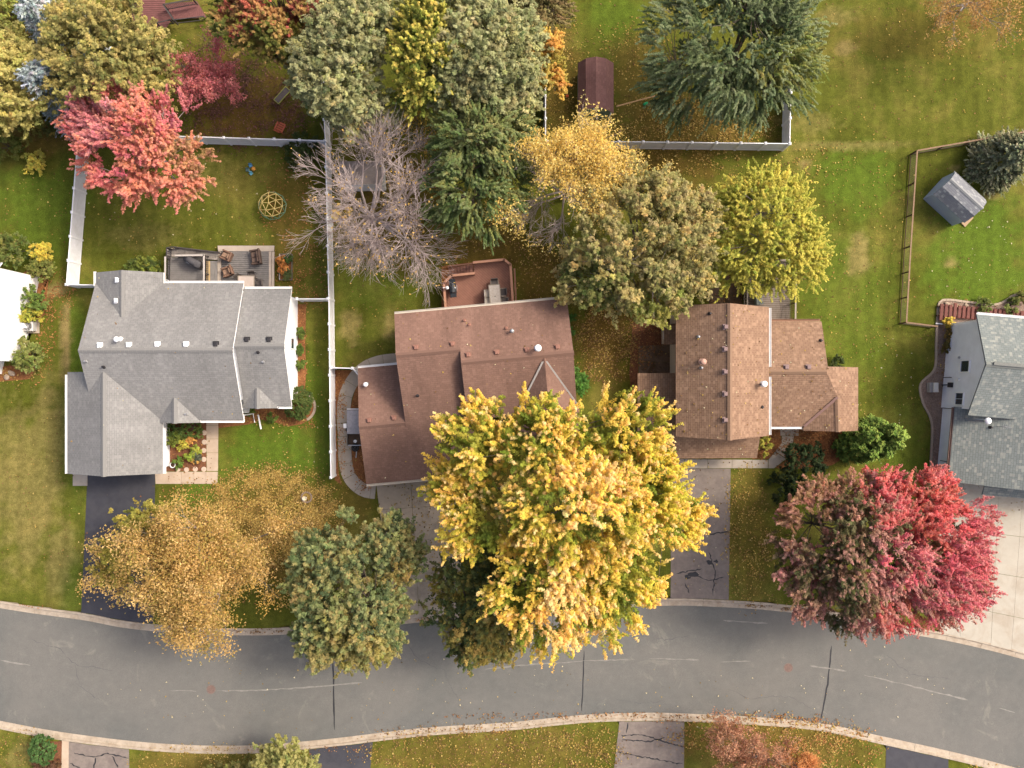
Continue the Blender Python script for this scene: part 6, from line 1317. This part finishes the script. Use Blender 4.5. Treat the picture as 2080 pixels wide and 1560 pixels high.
GRN = [(92, 112, 36), (78, 98, 34), (106, 122, 42)]
shrub('large dark green round shrub between footpath and crimson tree', 1622, 938, 44, 2.4, [(52, 66, 38), (60, 74, 42), (46, 60, 36)], 80, ry=40)
shrub('dark spreading shrub at the foot of the crimson tree beside the footpath', 1590, 985, 34, 1.6, [(44, 54, 30), (52, 62, 34)], 60)
shrub('neatly clipped round green bush in a curved stone edge', 611, 819, 27, 1.6, [(84, 100, 42), (74, 92, 38), (92, 106, 46)], 330, name='clipped_bush', ry=30, size=.3, leafz=.75, shell=1.0, zmin=-.1)
shrub('green bush beside the maroon roof below the olive tree', 1150, 672, 14, 2.2, [(70, 108, 36), (60, 96, 34)], 34, ry=32); shrub('bright green bush at the maroon roof corner by the yellow maple', 1166, 778, 20, 2.4, [(82, 128, 40), (70, 112, 36), (94, 136, 46)], 50, ry=26)
shrub('dark green bush inside the white fence corner', 622, 318, 30, 1.8, [(62, 76, 36), (74, 86, 42)], 60, ry=34)
shrub('leafy green shrub growing against the white wall at left', 74, 612, 30, 1.9, [(104, 126, 46), (90, 112, 40), (120, 138, 52)], 58, ry=24); shrub('bright yellow-green shrub against the white wall above the air conditioner', 72, 640, 26, 1.5, [(186, 176, 30), (170, 166, 34), (150, 152, 36)], 44, ry=15); shrub('rounded green shrub below the air conditioner at the white wall', 70, 722, 28, 1.8, [(128, 136, 58), (108, 122, 46), (142, 146, 72)], 58, ry=28)
shrub('bright yellow shrub beside the white fence above the white wall', 103, 519, 21, 1.7, [(214, 190, 30), (196, 178, 34)], 36, ry=17); shrub('olive green shrub under the bright yellow one near the fence', 98, 548, 24, 1.6, [(136, 136, 58), (118, 122, 48)], 40, ry=20)
shrub('large green shrub at the left edge above the white walled house', 40, 512, 44, 1.9, [(112, 122, 52), (96, 110, 46), (140, 138, 62)], 80, ry=26)
for k, (px, py, r, h, pl_, lab) in enumerate([(25, 30, 40, 2.0, [(150, 152, 60), (132, 140, 54)], 'yellow-green brush at the very top left corner'), (75, 30, 34, 2.0, [(132, 146, 50), (150, 156, 56)], 'lime green brush beside the upper blue spruce'), (85, 95, 34, 1.6, [(104, 104, 44), (92, 94, 40), (122, 100, 50)], 'brownish shaded brush left of the lower blue spruce'), (95, 160, 36, 1.7, [(92, 96, 42), (104, 104, 46)], 'dull green brush between left edge tree and blue spruce'),
        (60, 255, 44, 1.6, [(104, 104, 36), (124, 118, 38)], 'olive undergrowth below the left edge tree'), (120, 250, 34, 1.3, [(88, 92, 40), (140, 122, 40)], 'low undergrowth left of the coral red tree'), (25, 75, 30, 1.6, [(150, 146, 70), (134, 132, 58)], 'pale brush at the left edge under the corner brush'), (85, 335, 24, .9, [(190, 172, 40), (150, 146, 44)], 'low yellow flowering weeds on the lawn left of the fence'), (20, 300, 34, 1.2, [(92, 104, 36), (112, 116, 40)], 'low green undergrowth at the left edge above the lawn')]):
    shrub(lab, px, py, r, h, pl_, 44 if r > 30 else 26, name='brush', group='brush on the left slope', ry=r * .85)
shrub('low green shrubs row behind the grey roof near the raised deck', 300, 542, 30, .9, [(130, 140, 40), (104, 118, 40), (86, 100, 42)], 40, ry=14)
shrub('egg-shaped clipped green bush at the kerb bottom left', 100, 1512, 25, 1.6, [(78, 110, 52), (68, 98, 46), (90, 122, 60)], 190, name='clipped_bush', ry=26, size=.3, leafz=.8, shell=1.0)
shrub('brown withered clump below the egg-shaped bush', 102, 1548, 22, .7, [(116, 84, 60), (100, 72, 50)], 34)
for k, (px, py, r, h, pl_, lab) in enumerate([(365, 870, 16, 1.0, [(74, 96, 42), (86, 106, 46)], 'dark green plants against the porch roof in the front garden'), (395, 868, 18, 1.0, [(88, 110, 44), (104, 122, 46)], 'green plants right of the dark ones in the front garden'), (362, 893, 15, 1.0, [(120, 132, 38), (104, 118, 36)], 'bushy lime green plant beside the garage wall'), (376, 902, 9, .7, [(190, 178, 40), (170, 166, 40)], 'yellow-green plant in the middle of the front garden'), (402, 911, 8, .6, [(150, 160, 36), (168, 168, 40)], 'small lime plant near the stepping stones'),
        (390, 925, 9, .7, [(140, 156, 30), (124, 144, 34)], 'upright bright green plant low in the front garden'), (364, 938, 9, .5, [(96, 126, 40), (110, 136, 44)], 'small green plant above the lowest round stones'), (388, 891, 8, .5, [(206, 156, 60), (190, 140, 60)], 'orange flowering plant in the front garden'), (396, 936, 7, .4, [(196, 150, 60), (150, 130, 50)], 'low orange plant near the walkway corner'), (403, 924, 10, .5, [(104, 108, 86), (90, 98, 78)], 'grey-green plant beside the upright bright one')]):
    shrub(lab, px, py, r, h, pl_, max(8, int(r * 1.4)), name='garden_plant', group='front garden plants', size=.55, leafz=.8)
for px, py, lab in ((612, 677, 'upper green plant in the bed along the white gable wall'), (611, 740, 'lower green plant in the bed along the white gable wall'), (612, 712, 'small dull plant in the bed along the white gable wall')):
    shrub(lab, px, py, 8, .6, GRN, 12, name='garden_plant', group='gable bed plants', size=.5)
for px, py, lab in ((510, 838, 'small green plant in the leafy bed by the porch gable'), (556, 848, 'low green plant in the leafy bed left of the clipped bush')): shrub(lab, px, py, 8, .5, GRN, 12, name='garden_plant', group='leafy bed plants', size=.5)
shrub('yellow-green variegated shrub in the bed beside the brown pent roof', 1547, 902, 13, .9, [(176, 168, 40), (160, 156, 44)], 20, ry=18, size=.6)
shrub('dark low shrub against the brown roofed house east wall', 1694, 738, 13, .8, [(70, 84, 40), (80, 92, 44)], 16, size=.6)
for px, py, r, pl_, lab in ((1922, 682, 8, [(124, 104, 44), (140, 116, 50)], 'brownish plant on the gravel near the top of the blue wall'), (1921, 706, 8, [(128, 106, 40), (110, 98, 44)], 'brownish plant on the gravel halfway along the blue wall'), (1922, 655, 6, [(206, 180, 40), (190, 166, 40)], 'small yellow plant beside the square pavers'), (1990, 622, 12, [(108, 120, 50), (96, 108, 46)], 'green plant on the gravel above the dark red boardwalk'), (2050, 622, 14, [(116, 124, 56), (100, 110, 50)], 'green shrub above the boardwalk at the right edge'), (2068, 606, 10, [(150, 140, 70), (120, 118, 56)], 'pale shrub at the right edge near the curved edging')):
    shrub(lab, px, py, r, .7, pl_, 14, name='garden_plant', group='gravel bed plants', size=.6)
for dx, dy, pl_, lab in ((-.15, .45, [(206, 140, 50), (190, 120, 40)], 'orange flowers in the upper half of the raised bed'), (.15, .5, [(70, 92, 40), (86, 104, 44)], 'dark green vegetables in the upper right of the raised bed'), (-.1, -.2, [(200, 130, 40), (216, 150, 60)], 'orange marigolds in the middle of the raised bed'), (.12, -.5, [(86, 100, 50), (100, 110, 56)], 'green vegetables at the lower end of the raised bed')):
    shrub(lab, 582 + dx * 27, 543 - dy * 27, 9, .75, pl_, 12, name='garden_plant', group='raised bed plants', size=.45)

# ------------------------------------------------------------------ fallen leaves
def litter():
    YL = [(206, 170, 60), (192, 150, 54), (216, 184, 84), (164, 130, 54), (140, 110, 48)]; OR = [(190, 124, 60), (176, 110, 54), (204, 146, 70)]; PK = [(136, 92, 80), (150, 104, 90), (116, 80, 66)]; BR = [(150, 110, 66), (128, 92, 54), (168, 126, 74)]; PALE = [(226, 214, 170), (214, 198, 150)]
    areas = [(500, 215, 130, 90, 60, PK), (430, 160, 80, 80, 40, PK), (1230, 690, 62, 90, 95, YL + BR), (1310, 300, 200, 60, 20, YL), (1400, 250, 160, 60, 36, YL), (1290, 150, 110, 110, 14, YL), (1150, 170, 50, 120, 18, YL), (1000, 505, 150, 60, 14, BR + YL), (1090, 560, 70, 80, 16, YL + BR), (800, 430, 150, 130, 8, OR + BR), (590, 480, 60, 170, 13, OR), (640, 560, 30, 70, 12, OR),
        (1720, 480, 130, 250, 5, YL), (1560, 330, 160, 60, 10, YL), (1880, 90, 200, 140, 4, YL + BR), (1980, 520, 100, 120, .8, PALE), (545, 1050, 130, 100, 230, YL), (640, 1090, 60, 70, 120, YL), (660, 1000, 50, 50, 12, YL), (420, 1100, 150, 130, 26, OR + YL), (600, 930, 70, 70, 5, YL), (640, 800, 30, 160, 5, YL + PALE), (1515, 1090, 46, 140, 34, YL), (1600, 1150, 60, 90, 14, YL + BR), (1000, 1530, 260, 60, 34, YL + BR), (1200, 1510, 60, 50, 26, YL), (1560, 1500, 200, 50, 40, OR + YL), (1700, 1530, 90, 60, 26, YL + OR), (450, 1550, 180, 40, 24, YL), (50, 1530, 70, 50, 18, YL + BR), (2000, 1580, 80, 30, 12, YL),
        (1000, 1050, 220, 200, 9, YL), (1420, 1080, 60, 140, 2.2, YL + PALE), (1000, 1420, 700, 90, .55, PALE + YL), (1650, 1400, 300, 90, .35, PALE), (300, 1400, 300, 80, .12, PALE), (1640, 900, 90, 40, 40, OR + BR), (1555, 910, 30, 26, 40, OR), (690, 860, 14, 110, 50, OR), (735, 960, 24, 40, 30, OR), (613, 720, 12, 100, 30, OR), (560, 850, 60, 16, 40, YL + OR), (620, 860, 20, 12, 50, OR), (380, 910, 36, 50, 14, OR + BR), (120, 600, 36, 50, 26, OR), (95, 660, 20, 90, 24, OR), (40, 760, 50, 24, 30, OR + YL), (920, 560, 24, 40, 30, OR),
        (1310, 690, 36, 60, 46, OR + BR), (1470, 600, 36, 40, 22, OR + BR), (60, 200, 100, 110, 8, BR), (1500, 250, 90, 30, 24, YL), (760, 640, 70, 70, 1.2, YL), (350, 420, 200, 130, 1.5, YL + PALE), (80, 420, 80, 80, 1.2, YL), (80, 1050, 90, 160, 1.2, YL + BR), (1790, 800, 70, 150, 4, YL + PALE), (1170, 1455, 260, 8, 26, OR + BR), (900, 1487, 160, 9, 22, OR + BR), (1500, 1462, 180, 8, 30, OR + BR), (600, 1522, 140, 8, 16, OR + BR), (1620, 1237, 36, 5, 90, BR), (1540, 1231, 26, 4, 60, BR), (520, 1282, 60, 5, 30, BR), (860, 1258, 30, 4, 40, OR), (176, 1110, 3, 130, 50, OR + BR), (60, 1231, 30, 4, 14, OR), (1970, 800, 26, 60, 3, YL), (1915, 720, 14, 90, 14, BR + YL), (1950, 615, 40, 8, 14, YL)]
    P_, C_ = [], []
    for px, py, rx, ry, dn, pl_ in areas:
        ar = math.pi * rx * ry / PXM ** 2; n = int(ar * dn * (3.2 if dn > 6 else 1.2)); r = np.sqrt(rng.random(n)) * rng.uniform(.85, 1.2, n); th = rng.random(n) * 2 * math.pi; x = (px - CX) / PXM + r * np.cos(th) * rx / PXM; y = (CY - py) / PXM + r * np.sin(th) * ry / PXM
        if n > 60 and dn > 3:                          # drift into patches
            dens = .5 + .5 * np.sin(x * 2.3 + 1.7 * np.sin(y * 1.1)) * np.sin(y * 2.7 + 1.3 * np.sin(x * 1.7)); k = rng.random(n) < .12 + .88 * dens ** 1.5; x, y = x[k], y[k]
        z = np.where(in_road(x, y, .12), ROADZ + .06, .05) + rng.uniform(0, .02, len(x)); P_.append(np.stack([x, y, z], 1)); c = pal(pl_); C_.append(c[rng.integers(0, len(c), len(x))] * rng.uniform(.7, 1.25, (len(x), 1)))
    p, c = np.concatenate(P_), np.concatenate(C_)
    for R_, (x0, x1, y0, y1), k in ((ROOFS[1], (735, 1160, 615, 980), 130), (ROOFS[2], (1375, 1740, 620, 930), 330), (ROOFS[0], (140, 600, 560, 950), 50)):
        q_ = [R_.hit(random.uniform(x0, x1), random.uniform(y0, y1)) for _ in range(k)]; q_ = np.array([tuple(v) for v in q_ if v is not None]); q_[:, 2] += .03; P_.append(q_); cc = pal(YL + PALE + BR); C_.append(cc[rng.integers(0, len(cc), len(q_))])
    p, c = np.concatenate(P_), np.concatenate(C_)
    # a few stray leaves everywhere on the lawns
    n = 6000; x, y = rng.uniform(-39, 39, n), rng.uniform(-10, 29, n); p = np.concatenate([p, np.stack([x, y, np.full(n, .05)], 1)]); q = pal(YL + BR + BR); c = np.concatenate([c, q[rng.integers(0, len(q), n)] * .8])
    ok = ~((p[:, 0] < -26.5) & (p[:, 1] < -6.8) & (p[:, 0] > -32.2) & (rng.random(len(p)) < .93) & (p[:, 1] > -17)); p, c = p[ok], c[ok]
    nrm = unit(rng.normal(0, .28, (len(p), 3)) + np.array([0, 0, 1])); o = leaf_mesh('fallen_leaves', p, nrm, rng.uniform(.035, .14, len(p)), np.clip(c * .56, .01, .6), LITTER, None, .8)
    tag(o, 'yellow, orange and brown leaves fallen over lawns, beds and road', 'leaves', None, 'stuff')
litter()
